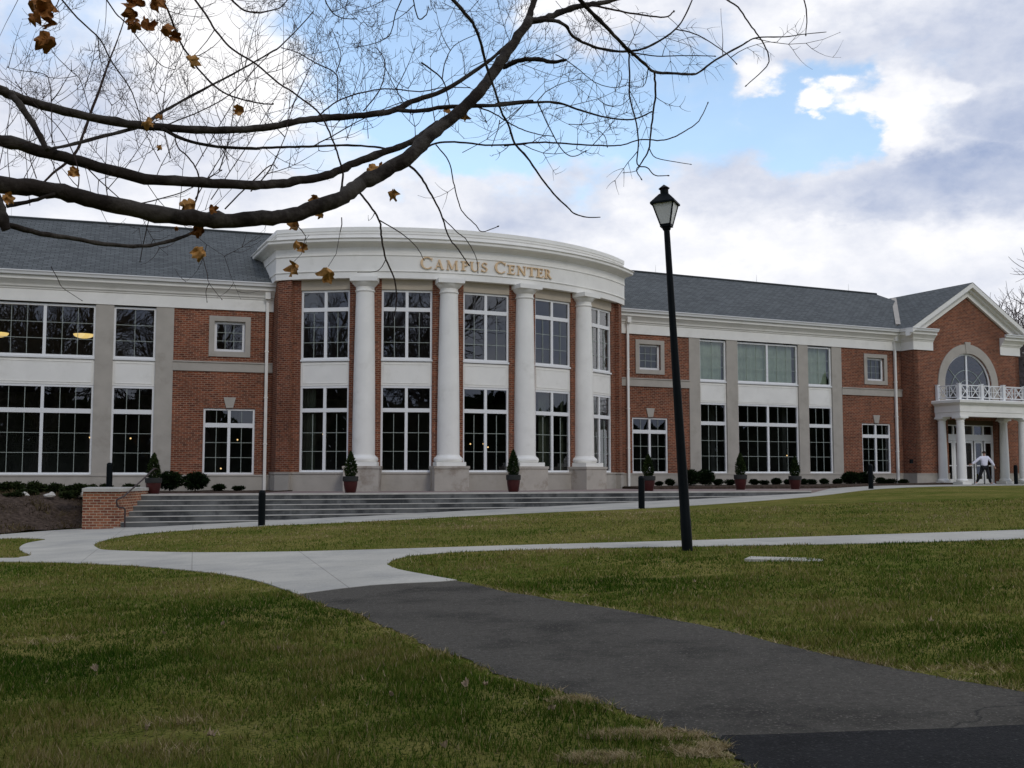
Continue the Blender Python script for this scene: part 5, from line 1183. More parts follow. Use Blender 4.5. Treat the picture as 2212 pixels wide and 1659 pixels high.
# ---- person walking by the portico
def skin_mesh(name, verts, edges, radii, material, parent, sub=2):
    me = bpy.data.meshes.new(name); me.from_pydata([tuple(v) for v in verts], edges, []); o = bpy.data.objects.new(name, me); COL.objects.link(o)
    m = o.modifiers.new('s', 'SKIN'); o.modifiers.new('d', 'SUBSURF').levels = sub; m.use_smooth_shade = True
    for i, rr_ in enumerate(radii):
        sv = me.skin_vertices[0].data[i]; sv.radius = rr_ if isinstance(rr_, tuple) else (rr_, rr_); sv.use_root = (i == 0)
    dg = bpy.context.evaluated_depsgraph_get(); ev = o.evaluated_get(dg); nm = bpy.data.meshes.new_from_object(ev)
    nm.materials.clear(); nm.materials.append(material); nm.polygons.foreach_set('use_smooth', [True] * len(nm.polygons)); o.modifiers.clear(); o.data = nm; o.parent = parent; nm.name = name
    return o
def person():
    p = at(2128, 1043, 55.5); z = max(.13, zat(p.x, p.y)) + .0
    o = empty('person', (p.x, p.y, z)); o.rotation_euler.z = R_(-8)
    H = 1.0
    J = dict(pel=(0, 0, .90), spine=(0, 0, 1.08), chest=(0, .02, 1.27), neck=(0, .02, 1.43), hb=(0, .01, 1.50), head=(0, 0, 1.585), top=(0, 0, 1.66),
             sl=(-.175, .0, 1.36), el=(-.42, -.03, 1.17), wl=(-.62, -.04, 1.02), sr=(.175, .0, 1.36), er=(.35, .0, 1.13), wr=(.49, .05, .91),
             hl=(-.09, 0, .87), kl=(-.22, -.02, .49), al=(-.38, .10, .12), hr_=(.09, 0, .87), kr=(.17, -.05, .47), ar=(.28, .04, .08))
    k = list(J); ix = {n: i for i, n in enumerate(k)}
    E_ = [('pel', 'spine'), ('spine', 'chest'), ('chest', 'neck'), ('neck', 'hb'), ('hb', 'head'), ('head', 'top'), ('chest', 'sl'), ('sl', 'el'), ('el', 'wl'), ('chest', 'sr'), ('sr', 'er'), ('er', 'wr'), ('pel', 'hl'), ('hl', 'kl'), ('kl', 'al'), ('pel', 'hr_'), ('hr_', 'kr'), ('kr', 'ar')]
    R = dict(pel=(.13, .09), spine=(.125, .085), chest=(.14, .09), neck=.048, hb=.06, head=(.078, .092), top=.045, sl=.055, el=.04, wl=.027, sr=.055, er=.04, wr=.027, hl=.08, kl=.052, al=.038, hr_=.08, kr=.052, ar=.038)
    verts = [J[n] for n in k]; edges = [(ix[a], ix[b]) for a, b in E_]; rad = [R[n] for n in k]
    # hands with fingers, feet, joined to the same body chain
    def add(pt, frm, r): verts.append(pt); rad.append(r); edges.append((frm, len(verts) - 1)); return len(verts) - 1
    for w, d in (('wl', (-.85, .1, -.35)), ('wr', (.5, .2, -.85))):
        dv = Vector(d).normalized(); b = Vector(J[w]); sd_ = dv.cross(Vector((0, 1, .2))).normalized(); pm = add(tuple(b + dv * .05), ix[w], .026)
        for f_, (off, L) in enumerate(((-.024, .07), (-.008, .082), (.009, .078), (.025, .06))):
            m_ = add(tuple(b + dv * .095 + sd_ * off), pm, .010); add(tuple(b + dv * (.095 + L * .7) + sd_ * off * 1.2 + Vector((0, .018, 0))), m_, .008)
        t_ = add(tuple(b + dv * .05 + sd_ * -.045 + Vector((0, .01, 0))), pm, .011); add(tuple(b + dv * .09 + sd_ * -.058 + Vector((0, .02, 0))), t_, .009)
    for a_, dx in (('al', -.04), ('ar', .07)):
        b = Vector(J[a_]); add((b.x + dx * 2.2, b.y - .08, .04), ix[a_], .036)
    body = skin_mesh('body', verts, edges, rad, MT['skin'], o)
    def sub(names, grow, nm, m, es):
        vi = [J[n] for n in names]; mp = {n: i for i, n in enumerate(names)}
        rr_ = [tuple(q + grow for q in R[n]) if isinstance(R[n], tuple) else R[n] + grow for n in names]
        return skin_mesh(nm, vi, [(mp[a], mp[b]) for a, b in es], rr_, m, o)
    J['wl2'] = tuple(Vector(J['el']).lerp(Vector(J['wl']), .93)); J['wr2'] = tuple(Vector(J['er']).lerp(Vector(J['wr']), .93)); R['wl2'] = .032; R['wr2'] = .032; J['nk'] = (0, .02, 1.40); R['nk'] = .07
    J['hem'] = (0, 0, .86); R['hem'] = (.14, .1)
    sub(['hem', 'spine', 'chest', 'nk', 'sl', 'el', 'wl2', 'sr', 'er', 'wr2'], .028, 'sweatshirt', MT['sweat'], [('hem', 'spine'), ('spine', 'chest'), ('chest', 'nk'), ('chest', 'sl'), ('sl', 'el'), ('el', 'wl2'), ('chest', 'sr'), ('sr', 'er'), ('er', 'wr2')])
    sub(['pel', 'hl', 'kl', 'al', 'hr_', 'kr', 'ar'], .030, 'trousers', MT['trousers'], [('pel', 'hl'), ('hl', 'kl'), ('kl', 'al'), ('pel', 'hr_'), ('hr_', 'kr'), ('kr', 'ar')])
    for a_, dx in (('al', -.04), ('ar', .07)):
        b = Vector(J[a_]); skin_mesh('shoe', [(b.x, b.y + .03, .05), (b.x + dx * 1.6, b.y - .06, .042), (b.x + dx * 2.8, b.y - .12, .036)], [(0, 1), (1, 2)], [.047, .046, .038], MT['shoe'], o)
    mb = MB(); mb.lathe([(.094 * math.cos(t), 1.60 + .092 * math.sin(t)) for t in np.linspace(-.35, math.pi / 2 - .01, 8)], 18, 0, .012); mb.build('hair', MT['hair'], o, smooth=60)
    # face
    mb = MB()
    for s_ in (-1, 1): mb.lathe([(.001, 1.585), (.011, 1.592), (.011, 1.60), (.001, 1.607)], 8, s_ * .032, -.083)
    mb.build('eyes', MT['hair'], o)
    tag(o, 'person in pale lilac sweatshirt and black trousers striding with arms out before the portico', 'person')
person()
# ------------------------------------------------------------------ the bare tree overhead
TA = lambda x, y: (x / 2.8807, y / 2.8807)
TB = lambda x, y: (x / 2.8807 + 542.2, y / 2.8807)
TC = lambda x, y: (x / 2.72 + 1016.5, y / 2.72)
TZ = dict(A=TA, B=TB, C=TC)
# zoom key, width start, width end (px), depth start, depth end, points
LIMBS = [
 ('m', 40, 33, 30, 22, 17), 
]
def seq(*parts):
    out = []
    for k, pts in parts: out += [TZ[k](*p) for p in pts]
    return out
BIG = [  # (widths at ends, depths at ends, pixel path)
 ([40, 34, 33, 31, 25, 18], (5.0, 7.0), seq(('A', [(-900, 1060), (-300, 1110), (0, 1150), (250, 1172), (480, 1222), (800, 1292), (1200, 1360), (1400, 1372), (1690, 1355)]), ('B', [(300, 1322), (550, 1235), (650, 1165), (800, 1082), (1000, 962), (1150, 815), (1300, 692), (1430, 562), (1520, 432), (1600, 312), (1700, 172)]), ('C', [(345, 118)]))),
 ([28, 25, 22, 19, 15, 9], (5.3, 7.2), seq(('A', [(-900, 640), (-300, 790), (0, 872), (300, 950), (550, 1022), (900, 1112), (1200, 1132), (1500, 1152), (1690, 1150)]), ('B', [(300, 1122), (500, 1082), (650, 1012), (850, 942), (1000, 882), (1080, 822), (1160, 760)]))),
 ([23, 20, 16, 14, 12, 6], (5.5, 7.6), seq(('A', [(-900, 120), (-300, 420), (0, 560), (100, 602), (400, 692), (800, 772), (1100, 797), (1400, 812), (1700, 788)]), ('B', [(300, 752), (500, 732), (750, 712), (900, 682), (1000, 632), (1200, 562), (1450, 402), (1600, 272)]))),
 ([15, 13, 11], (5.5, 5.4), seq(('A', [(70, 590), (180, 730), (250, 850), (295, 935)]))),
 ([4, 9, 8, 6, 4, 3, 2], (5.5, 8.2), seq(('A', [(295, 925), (400, 910), (600, 860), (830, 800), (920, 762), (1000, 702), (1200, 592), (1500, 432), (1700, 318)]), ('B', [(180, 290), (300, 170), (390, 70)]))),
 ([8, 6, 5, 4], (6.2, 7.6), seq(('A', [(1010, 800), (1150, 870), (1350, 912), (1600, 926)]), ('B', [(50, 921), (200, 916), (400, 911), (600, 904), (800, 918), (880, 940)]))),
 ([26, 25, 20], (4.9, 4.9), seq(('A', [(-160, 1090), (-60, 1180), (0, 1300), (40, 1430)]))),
 ([13, 11, 9, 8, 7, 6], (4.9, 5.9), seq(('A', [(20, 1390), (250, 1452), (450, 1484), (700, 1524), (900, 1530), (1050, 1502), (1180, 1456), (1290, 1390)]))),
 ([10, 8, 7], (5.2, 5.3), seq(('A', [(40, 1282), (200, 1250), (340, 1205)]))),
 ([3, 6, 7, 6, 4, 2.5, 1.5], (9, 10), seq(('A', [(200, 1200), (330, 1080), (470, 950), (560, 720), (650, 460), (700, 330), (770, 130), (800, -40)]))),
 ([9, 8, 6, 4, 3], (6.4, 7.2), seq(('B', [(900, 685), (1050, 690), (1200, 667), (1500, 656), (1750, 630)]), ('C', [(150, 612), (380, 600), (520, 606), (650, 650), (800, 690), (950, 702), (1065, 655)]))),
 ([5, 4.5, 4, 3], (6.0, 6.8), seq(('A', [(980, -60), (1060, 100), (1120, 260), (1180, 350), (1250, 450), (1400, 580), (1600, 640)]), ('B', [(130, 647)]))),
 ([5, 4.5, 4, 4, 5], (6.2, 6.6), seq(('A', [(1150, -80), (1280, 90), (1350, 200), (1450, 310), (1600, 402)]), ('B', [(150, 500), (300, 602), (430, 712), (500, 852), (540, 962), (570, 1062), (566, 1160)]))),
 ([4, 3.5, 3, 2], (6.4, 6.9), seq(('A', [(340, -60), (480, 110), (620, 242), (700, 392), (800, 532), (850, 650), (880, 762)]))),
 ([3.5, 2.5, 1.5], (5.8, 6.2), seq(('A', [(640, -40), (720, 80), (800, 160), (900, 290), (1000, 402), (1080, 432)]))),
 ([5, 4, 3, 2], (6.0, 6.3), seq(('A', [(1400, -50), (1500, 52), (1600, 80), (1700, 62)]), ('B', [(190, 40), (260, -40)]))),
 ([3, 2.5, 2], (6.6, 6.8), seq(('B', [(440, -50), (500, 70), (570, 112), (650, 118)]))), ([3, 2.5, 2, 1.5], (6.6, 6.9), seq(('B', [(960, -50), (900, 80), (880, 172), (850, 232), (760, 272), (660, 295)]))),
 ([3, 3, 2], (6.6, 6.7), seq(('B', [(1000, -50), (1040, 112), (1090, 92), (1102, 50)]))),
 ([9, 7, 6, 5, 5, 4, 3, 2], (6.3, 7.2), seq(('B', [(1200, -60), (1330, 80), (1390, 162), (1430, 272), (1460, 392), (1490, 482), (1530, 602), (1560, 702), (1600, 772)]), ('C', [(260, 842), (330, 922), (420, 1052), (500, 1152), (575, 1222), (605, 1252), (680, 1276), (762, 1276)]))),
 ([6, 5, 4, 3, 2.5], (6.7, 7.2), seq(('B', [(965, 1010), (1050, 1092), (1110, 1192), (1180, 1322), (1230, 1472), (1290, 1552), (1350, 1640)]))),
 ([2.5, 2, 1.5], (6.9, 7.1), seq(('B', [(1190, 1352), (1280, 1442), (1340, 1492), (1400, 1600), (1412, 1690)]))),
 ([5, 4.5, 4, 3, 2], (6.5, 6.8), [(774, 412), (800, 445), (820, 478), (824.5, 515), (834, 560), (852.6, 605), (856.5, 638), (854.5, 667), (850, 688)]),
 ([3, 2, 1.5], (6.5, 6.7), [(820, 476), (868, 505), (900, 534), (915, 560)]), ([2, 1.8, 1.2], (6.7, 6.8), [(834, 560), (816, 585), (775, 588)]),
 ([3, 2.5, 2], (6.9, 7.2), seq(('B', [(1150, 900), (1230, 1002), (1260, 1132), (1290, 1252), (1320, 1322), (1400, 1402), (1440, 1442), (1530, 1412)]))),
 ([5, 4, 4, 3, 3, 2], (6.9, 8.0), seq(('B', [(1055, 945), (1150, 890), (1300, 886), (1500, 905), (1720, 892)]), ('C', [(200, 855), (400, 836), (600, 846), (800, 857), (900, 850), (1000, 820), (1120, 825), (1200, 802), (1265, 768), (1340, 712), (1392, 610)]))),
 ([9, 7.5, 6, 5, 4, 3], (7.0, 7.6), seq(('C', [(345, 122), (480, 120), (560, 152), (600, 212), (700, 266), (820, 296), (940, 301), (1050, 272), (1180, 192), (1250, 112), (1310, -20)]))),
 ([10, 9, 7, 6, 5, 4, 2.5, 1.5], (6.6, 8.0), seq(('C', [(600, -50), (700, 62), (800, 162), (900, 266), (950, 312), (1020, 372), (1080, 422), (1200, 431), (1290, 436), (1340, 426), (1440, 352), (1600, 262), (1680, 222), (1850, 216), (1950, 202), (2090, 188)]))),
 ([15, 12, 9], (7.0, 7.4), seq(('C', [(335, 130), (440, 108), (560, 60), (680, 30), (780, 14), (900, -20)]))),
 ([14, 13], (7.0, 7.2), seq(('C', [(330, 140), (355, 60), (400, -60)]))),
 ([5, 4, 3], (7.2, 7.5), seq(('C', [(700, 28), (850, 60), (1000, 86), (1140, 101), (1190, 70)]))),
 ([5, 4.5, 4, 3, 2], (7.3, 7.5), seq(('C', [(1080, 428), (1086, 540), (1075, 652), (1060, 762), (1046, 882), (1000, 962), (976, 1000), (1000, 1046)]))),
 ([4, 3.5, 3, 2], (7.2, 7.5), seq(('C', [(930, 305), (935, 450), (935, 572), (970, 702), (985, 832), (980, 962), (1040, 986), (1085, 1030), (1155, 1032)]))),
 ([2.5, 2, 1.5], (7.5, 7.8), seq(('C', [(1050, 872), (1080, 922), (1150, 942), (1290, 965)]))), ([2, 1.5, 1.3], (7.4, 7.5), seq(('C', [(1000, 960), (975, 1003), (902, 1015)]))),
 ([3, 2.5, 2], (7.5, 8.0), seq(('C', [(1200, 172), (1300, 192), (1400, 242), (1500, 312), (1560, 372)]))),
 ([4, 3.5, 3, 2], (7.6, 8.2), seq(('C', [(1460, -30), (1570, 42), (1640, 142), (1700, 222), (1750, 322), (1738, 392), (1625, 498)]))),
 ([11, 9, 9, 6], (7.0, 6.8), seq(('C', [(190, 395), (300, 352), (400, 350), (480, 364), (562, 352)]))), ([2.5, 2, 1.5], (6.8, 7), seq(('C', [(500, 320), (560, 352), (640, 412), (730, 482), (830, 514), (905, 505)]))),
 ([3, 3, 2], (8.2, 8.2), seq(('C', [(1950, -40), (1975, 80), (1970, 196)]))), ([3, 2.5, 2], (7.3, 7.7), seq(('C', [(945, 308), (1100, 330), (1250, 326), (1430, 330)]))),
 ([2, 1.6, 1.4], (7.4, 7.4), seq(('C', [(750, 582), (800, 616), (880, 620), (932, 580)]))), ([3, 2.5, 2], (7.0, 7.3), seq(('C', [(395, 600), (440, 702), (490, 802), (540, 882), (600, 920), (672, 890)]))),
 ([2.5, 2, 1.5], (7.1, 7.1), seq(('C', [(172, 705), (160, 762), (128, 852)]))), ([2, 1.6], (7.6, 7.6), seq(('C', [(752, 766), (790, 802), (802, 855)]))),
 ([3.5, 3, 2.5, 2], (7.1, 7.6), seq(('B', [(1390, 1010 - 350), (1500, 700), (1600, 760)]), ('C', [(300, 760), (400, 790), (480, 800)]))),
 ([3, 3, 4, 5], (7.0, 6.5), seq(('A', [(290, 930), (380, 790), (540, 860), (760, 850)]), ('B', [(-400, 840)]))) if False else ([3, 2.5, 2], (6.8, 7.2), seq(('B', [(395, 905), (500, 850), (640, 770), (800, 690), (930, 640)]))),
 ([4, 3, 2], (6.6, 6.9), seq(('B', [(1060, 390), (1180, 480), (1215, 560), (1235, 660)]))), ([3, 2, 1.5], (6.8, 6.9), seq(('B', [(1190, 490), (1210, 380), (1270, 280), (1400, 215)]))),
 ([3.5, 3, 2], (6.8, 7.2), seq(('B', [(420, 720), (540, 630), (700, 575), (860, 552), (1050, 570), (1200, 545), (1350, 545)]))),
 ([3, 3, 2], (6.7, 6.9), seq(('B', [(535, 635), (540, 545), (525, 455), (400, 390), (285, 325), (200, 300)]))), ([2.5, 2, 1.5], (6.8, 6.9), seq(('B', [(530, 450), (560, 350), (535, 260), (505, 185)]))),
 ([3, 2.5, 2], (6.8, 7.1), seq(('B', [(700, 690), (800, 560), (835, 430), (820, 350), (780, 300)]))), ([2.5, 2, 1.5], (6.5, 6.8), seq(('B', [(220, 790), (270, 640), (340, 480), (415, 315)]))),
 ([3.5, 3, 2, 1.5], (6.5, 7), seq(('B', [(0, 1190), (120, 1050), (200, 880), (250, 740)]))), ([3.5, 3, 2], (6.2, 6.5), seq(('A', [(1400, 1300), (1550, 1150), (1680, 1030)]), ('B', [(160, 1045)]))),
 ([3, 2.5, 2], (7.5, 8.5), seq(('A', [(1030, 780), (1250, 690), (1400, 610), (1500, 520), (1680, 330)]))), ([3, 2.5, 2], (6.4, 6.6), seq(('A', [(880, 1265), (1080, 1215), (1230, 1150), (1370, 1065)]))),
 ([4, 3.5, 3], (6.0, 6.3), seq(('A', [(1200, 1300), (1232, 1200), (1238, 1100), (1190, 1000), (1110, 920), (1090, 860)]))),
 ([3, 2.5, 2, 1.5], (5.6, 5.9), seq(('A', [(480, 1220), (490, 1080), (450, 940), (370, 800), (230, 660), (100, 515)]))), ([2.5, 2, 1.5], (5.8, 6.2), seq(('A', [(325, 900), (320, 700), (310, 520), (270, 460), (130, 440), (50, 420)]))),
 ([2, 1.8, 1.4], (5.8, 6.2), seq(('A', [(560, 700), (500, 500), (440, 440), (350, 350), (290, 260)]))), ([3, 2.5, 2], (5.8, 6.2), seq(('A', [(900, 1530), (880, 1600), (925, 1380)]))) if False else ([2.5, 2, 1.5], (5.7, 5.8), seq(('A', [(925, 1370), (895, 1500), (872, 1620)]))),
 ([1.8, 1.5, 1.2], (6.3, 6.4), [(110, 576), (125, 602), (135, 621), (175, 648)]), ([1.8, 1.5, 1.2], (6.5, 6.5), [(437, 552), (447, 590), (452, 612), (478, 645)]), ([1.8, 1.5, 1.2], (6.2, 6.2), [(452, 612), (445, 628), (447, 650)]),
]
def lerp(a, t):
    k = t * (len(a) - 1); i = min(int(k), len(a) - 2); return a[i] + (a[i + 1] - a[i]) * (k - i)
tree = empty('bare_maple_tree', (-5.6, 5.2, zat(-5.6, 5.2))); tree['world'] = 1
tag(tree, 'large bare tree reaching in from the left with a few curled brown leaves overhead', 'tree')
RT = random.Random(21)
def path3(px, W, Dp, k=5):
    n = len(px); p2 = catmull([(x, y, 0) for x, y in px], k); m = len(p2); pts, rad = [], []
    for i, p in enumerate(p2):
        t = i / (m - 1); D = Dp[0] + (Dp[1] - Dp[0]) * t; pts.append(at(p[0], p[1], D)); rad.append(max(.0012, lerp(W, t) * D / F / 2))
    return pts, rad
limbs3 = []; limb_obj = []
trunk_pts = [Vector((-5.6, 5.2, zat(-5.6, 5.2) - .2)), Vector((-5.55, 5.2, .6)), Vector((-5.5, 5.25, 2.2)), Vector((-5.3, 5.3, 4.0)), Vector((-5.0, 5.5, 6.5)), Vector((-4.6, 5.8, 9.0))]
mb = MB(); tp_ = [tuple(p) for p in catmull(trunk_pts, 5)]; mb.tube(tp_, [.34 - .009 * i for i in range(len(tp_))], 14); mb.build('trunk', MT['bark'], tree, smooth=60)
def buds(mb, p, d, r): mb.tube([p, p + d * r * 4, p + d * r * 7], [r * 1.1, r * 1.9, r * .4], 4, cap=False)
for i, (W, Dp, px) in enumerate(BIG):
    big = max(W) >= 8; pts, rad = path3(px, W, Dp)
    # small irregular kinks and knots on the bark
    for j in range(1, len(pts) - 1):
        if big: rad[j] *= 1 + RT.uniform(-.06, .09) + (.16 if RT.random() < .12 else 0)
        pts[j] = pts[j] + Vector((RT.uniform(-1, 1), RT.uniform(-1, 1), RT.uniform(-1, 1))) * rad[j] * (.16 if big else .35)
    if i < 3: pts = [trunk_pts[2 if i == 0 else 3 if i == 1 else 3].lerp(trunk_pts[3 if i < 2 else 4], .2 + .2 * i)] + pts; rad = [rad[0] * 1.5] + rad
    mb = MB(); mb.tube(pts, rad, 12 if max(W) > 12 else 6 if big else 5); 
    if not big: buds(mb, pts[-1], (pts[-1] - pts[-2]).normalized(), rad[-1])
    lo_ = mb.build('limb' if big else 'branch', MT['bark'] if big else MT['twig'], tree, smooth=60, merge=False)
    limbs3.append((pts, rad, W)); limb_obj.append(lo_)
# side twigs
def twig(mb, p, d, L, r, depth, curl):
    n = 5; pts = [p]; q = p.copy(); dd = d.normalized(); rads = [r]
    bend = Vector((RT.uniform(-.5, .5), RT.uniform(-.3, .3), curl * 1.5))
    for i in range(n):
        dd = (dd + bend * .16 + Vector((RT.uniform(-.10, .10), RT.uniform(-.10, .10), RT.uniform(-.10, .10)))).normalized(); q = q + dd * L / n; pts.append(q.copy()); rads.append(r * (1 - .62 * (i + 1) / n))
    mb.tube(pts, rads, 4 if r > .0018 else 3, cap=False); buds(mb, pts[-1], dd, rads[-1])
    if depth > 0:
        for i in range(1, n + 1):
            if RT.random() < (.62 if depth > 1 else .45):
                for sg in ((-1, 1) if RT.random() < .35 else (RT.choice((-1, 1)),)):
                    t = (pts[i] - pts[i - 1]).normalized(); v = Vector((0, 1, 0)); s_ = t.cross(v).normalized() * sg
                    twig(mb, pts[i], t * .75 + s_ * RT.uniform(.5, .95) + Vector((0, RT.uniform(-.45, .45), 0)), L * RT.uniform(.3, .5), max(.0019, r * .66), depth - 1, curl)
def dens(x, y):
    """how many side twigs the photo shows here"""
    if y > 470: return .22
    if x < 620: return .7 if y < 430 else .3
    if x < 960: return .42
    if x < 1330: return .9 if y < 330 else .8
    return .95 if y < 330 else .5
for i, (pts, rad, W) in enumerate(limbs3):
    mb = MB()
    for j in range(2, len(pts) - 1):
        p = pts[j]; rel = p - Vector((0, 0, EYE)); dz = rel.y * CT + rel.z * ST; X = PCX + F * rel.x / dz; Y = PCY - F * (-rel.y * ST + rel.z * CT) / dz
        if not (-250 < X < 1640 and -60 < Y < 620): continue
        seglen = (pts[j] - pts[j - 1]).length; k = dens(X, Y) * seglen * 2.2 * (1.0 if max(W) < 8 else .75)
        cnt = int(k) + (1 if RT.random() < k - int(k) else 0)
        for _ in range(cnt):
            t = (pts[j] - pts[j - 1]).normalized(); s_ = t.cross(Vector((0, 1, 0))).normalized() * RT.choice((-1, 1))
            L = RT.uniform(.2, .62) * (1.15 if max(W) > 5 else .7); down = X > 1150 and RT.random() < .45
            if Y > 430: L *= .6
            twig(mb, p.lerp(pts[j - 1], RT.random()), t * RT.uniform(.35, .9) + s_ * RT.uniform(.5, 1) + Vector((0, RT.uniform(-.5, .7), 0)), L, RT.uniform(.0024, .0040), 2 if L > .38 else 1, -.5 if down else .75)
    if mb.v: mb.build('twigs', MT['twig'], limb_obj[i], smooth=60, merge=False)
# farther fine branches, overexposed look put into their colour, on the left and in the middle
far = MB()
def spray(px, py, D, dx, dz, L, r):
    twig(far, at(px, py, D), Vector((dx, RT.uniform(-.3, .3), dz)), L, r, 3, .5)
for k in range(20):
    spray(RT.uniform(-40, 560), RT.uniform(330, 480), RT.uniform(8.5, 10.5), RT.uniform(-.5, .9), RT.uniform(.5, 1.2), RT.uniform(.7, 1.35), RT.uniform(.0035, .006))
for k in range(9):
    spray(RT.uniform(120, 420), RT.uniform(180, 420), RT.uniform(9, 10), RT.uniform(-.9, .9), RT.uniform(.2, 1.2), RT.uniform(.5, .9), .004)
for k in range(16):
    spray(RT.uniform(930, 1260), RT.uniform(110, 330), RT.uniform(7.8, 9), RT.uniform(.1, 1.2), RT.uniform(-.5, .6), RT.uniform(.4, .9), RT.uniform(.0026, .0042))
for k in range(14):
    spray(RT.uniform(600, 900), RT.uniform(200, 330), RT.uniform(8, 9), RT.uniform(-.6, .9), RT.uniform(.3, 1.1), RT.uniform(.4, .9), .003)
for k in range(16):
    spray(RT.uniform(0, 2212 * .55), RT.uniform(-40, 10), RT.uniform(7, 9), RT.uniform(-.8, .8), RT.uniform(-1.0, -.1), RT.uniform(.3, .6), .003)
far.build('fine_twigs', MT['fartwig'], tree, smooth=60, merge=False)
# leaves still hanging
LV = [(80, 2, 62, 5.4, 0), (102, 28, 46, 5.3, 0), (70, 32, 36, 5.3, 0), (115, 48, 38, 5.35, 0), (100, 84, 52, 5.3, 0), (300, 5, 52, 5.6, 0), (332, 2, 42, 5.6, 0), (288, 30, 38, 5.5, 0), (292, 50, 36, 5.5, 0), (320, 54, 42, 5.6, 0), (355, 62, 36, 5.55, 0), (376, 80, 30, 5.5, 0), (411, 128, 34, 5.6, 1), (515, 238, 30, 5.9, 1), (320, 262, 30, 5.8, 1), (342, 254, 18, 5.8, 1), (347, 318, 15, 5.9, 1), (158, 372, 30, 5.4, 1), (408, 440, 42, 5.6, 1), (432, 497, 32, 5.7, 0), (433, 542, 38, 5.6, 1), (460, 450, 24, 5.6, 0), (380, 492, 12, 5.7, 0), (634, 577, 38, 5.6, 1), (709, 588, 42, 5.5, 1), (655, 535, 26, 5.8, 1), (640, 525, 24, 5.8, 1), (637, 484, 32, 6.0, 1), (694, 462, 20, 6.1, 1), (683, 430, 28, 6.1, 1), (803, 365, 36, 6.3, 1), (823, 357, 16, 6.4, 1), (846, 415, 30, 6.3, 1), (968, 238, 20, 6.8, 1), (1003, 248, 28, 6.9, 1), (14, 425, 30, 5.2, 1)]
for i, (px, py, s, D, lt_) in enumerate(LV):
    mb = MB(); sz = s * D / F; leaf_shape(mb, sz * 1.3, .8 * (-1) ** i, i * 3 + 1); c = at(px, py, D)
    o = mb.build('leaf', MT['deadleaf_light'] if lt_ else MT['deadleaf'], tree, smooth=40); o.matrix_parent_inverse = Matrix.Translation(tree.location).inverted(); o.location = c
    o.rotation_euler = (R_(RT.uniform(-30, 30)), R_(RT.uniform(100, 260)), R_(RT.uniform(-40, 40)))
    if i in (23, 24, 25, 26, 10):   # long stalks that hang free
        mb = MB(); e = {23: (660, 512), 24: (735, 500), 25: (660, 508), 26: (668, 508)}.get(i)
        if e: q = at(e[0], e[1], D); m_ = c.lerp(q, .5) + Vector((.01, 0, -.01)); mb.tube([c + Vector((0, 0, .3 * sz)), m_, q], [.0016, .0014, .0014], 4); mb.build('leaf_stalk', MT['twig'], tree)
for e, f_ in (((660, 510), (640, 486)), ((735, 500), (738, 470))):
    mb = MB(); mb.tube([at(*e, 5.75), at((e[0] + f_[0]) / 2 + 2, (e[1] + f_[1]) / 2, 5.8), at(*f_, 5.9)], [.002, .003, .003], 4); mb.build('branch', MT['twig'], tree)

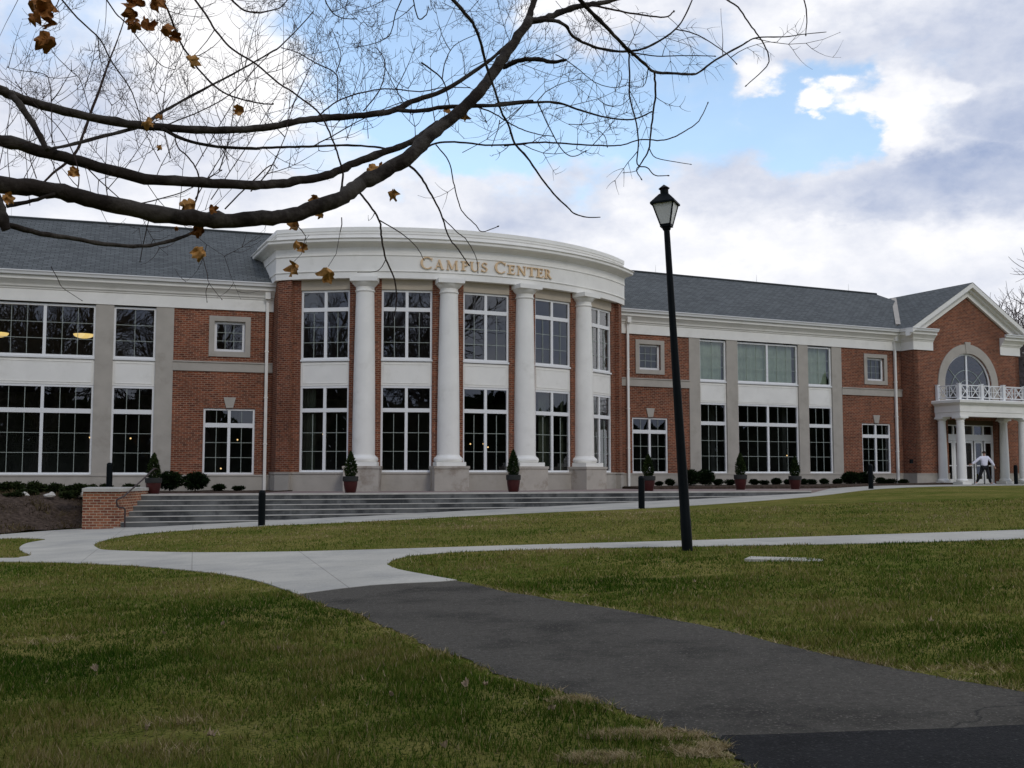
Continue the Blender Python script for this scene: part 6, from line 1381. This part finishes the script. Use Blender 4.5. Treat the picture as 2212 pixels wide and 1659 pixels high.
# ---- bare trees farther off
def bare_tree(H, seed, r0=.32, fine=4, rk=(.5, .75)):
    rt = random.Random(seed); o = empty('bare_tree', (0, 0, 0)); tr, cr = MB(), MB()
    def grow(p, d, L, r, lev):
        n = 5 if lev < 2 else 4; pts = [p]; rads = [r]; q = p.copy(); dd = d.normalized()
        for i in range(n):
            dd = (dd + Vector((rt.uniform(-.2, .2), rt.uniform(-.2, .2), rt.uniform(-.06, .18)))).normalized(); q = q + dd * L / n; pts.append(q.copy()); rads.append(r * (1 - .45 * (i + 1) / n))
        (tr if lev == 0 else cr).tube(pts, rads, 8 if lev < 2 else 4 if lev < 4 else 3, cap=False)
        if lev >= fine: return
        kids = rt.randint(3, 4) + (2 if lev == 0 else 0)
        for k in range(kids):
            i = rt.randint(2, n); t = (pts[i] - pts[i - 1]).normalized(); a = rt.uniform(0, 6.28); s_ = t.cross(Vector((math.cos(a), math.sin(a), .1))).normalized()
            grow(pts[i], t * rt.uniform(.5, 1.0) + s_ * rt.uniform(.5, 1.0), L * rt.uniform(.52, .78), rads[i] * rt.uniform(*rk), lev + 1)
        grow(pts[-1], dd, L * .7, rads[-1], lev + 1)
    grow(Vector((0, 0, -.2)), Vector((0, 0, 1)), H * .36, r0, 0)
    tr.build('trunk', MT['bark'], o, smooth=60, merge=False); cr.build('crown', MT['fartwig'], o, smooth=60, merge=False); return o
t1 = bare_tree(19, 4, .62, 5, (.68, .86))
p = at(2158, 1030, 88); t1.location = (p.x, p.y, 0); t1.scale = (1.35, 1.35, 1.05); t1.rotation_euler.z = 1.0; tag(t1, 'bare spreading tree against the sky behind the gabled right end', 'tree', 'bare trees beyond the building')
t2 = bare_tree(15, 9, .42, 5, (.62, .8)); p = at(2262, 1030, 74); t2.location = (p.x, p.y, 0); tag(t2, 'bare tree cut by the right edge of the photo beyond the gable', 'tree', 'bare trees beyond the building')
# trees behind the photographer, seen mirrored in the windows
for i, (x, y, s, rz, lb) in enumerate(((-15, -18, 1.25, 0, 'bare tree mirrored in the leftmost curved bay'), (-1, -30, 1.4, 2, 'bare tree mirrored in the middle curved bays'), (11, -14, 1.2, 4, 'bare tree mirrored in the right curved bays'), (-38, -14, 1.2, 1, 'bare tree mirrored in the left wing windows'), (34, -4, 1.3, 3, 'bare tree mirrored in the right wing windows'))):
    c_ = copy_tree(t1); c_.location = (x, y, -1.3); c_.scale = (s, s, s); c_.rotation_euler.z = rz; tag(c_, lb, 'tree', 'bare trees behind the viewer mirrored in the glass')
mb = MB(); r2 = np.random.default_rng(77)
for i in range(26000):
    az = r2.uniform(R_(-118), R_(118)); q = r2.uniform(88, 100); x = q * math.sin(az); y = 22 - q * math.cos(az) * (1 if math.cos(az) > 0 else .35)
    z = r2.uniform(-2, 8.8 + 2.2 * math.sin(az * 9) + 1.5 * math.sin(az * 27)); P_ = np.array([x, y, z]); d = r2.normal(size=3); d /= np.linalg.norm(d); s_ = np.cross(d, r2.normal(size=3)); s_ /= np.linalg.norm(s_)
    mb.quad([P_ - s_ * 1.1, P_ + s_ * 1.1, P_ + d * 2.2]); mb.tint.append(float(r2.random() * .6))
o = mb.build('far_woods', MT['shrub'], merge=False); tag(o, 'dark woods behind the viewer mirrored in the ground floor windows', 'woods', kind='stuff')
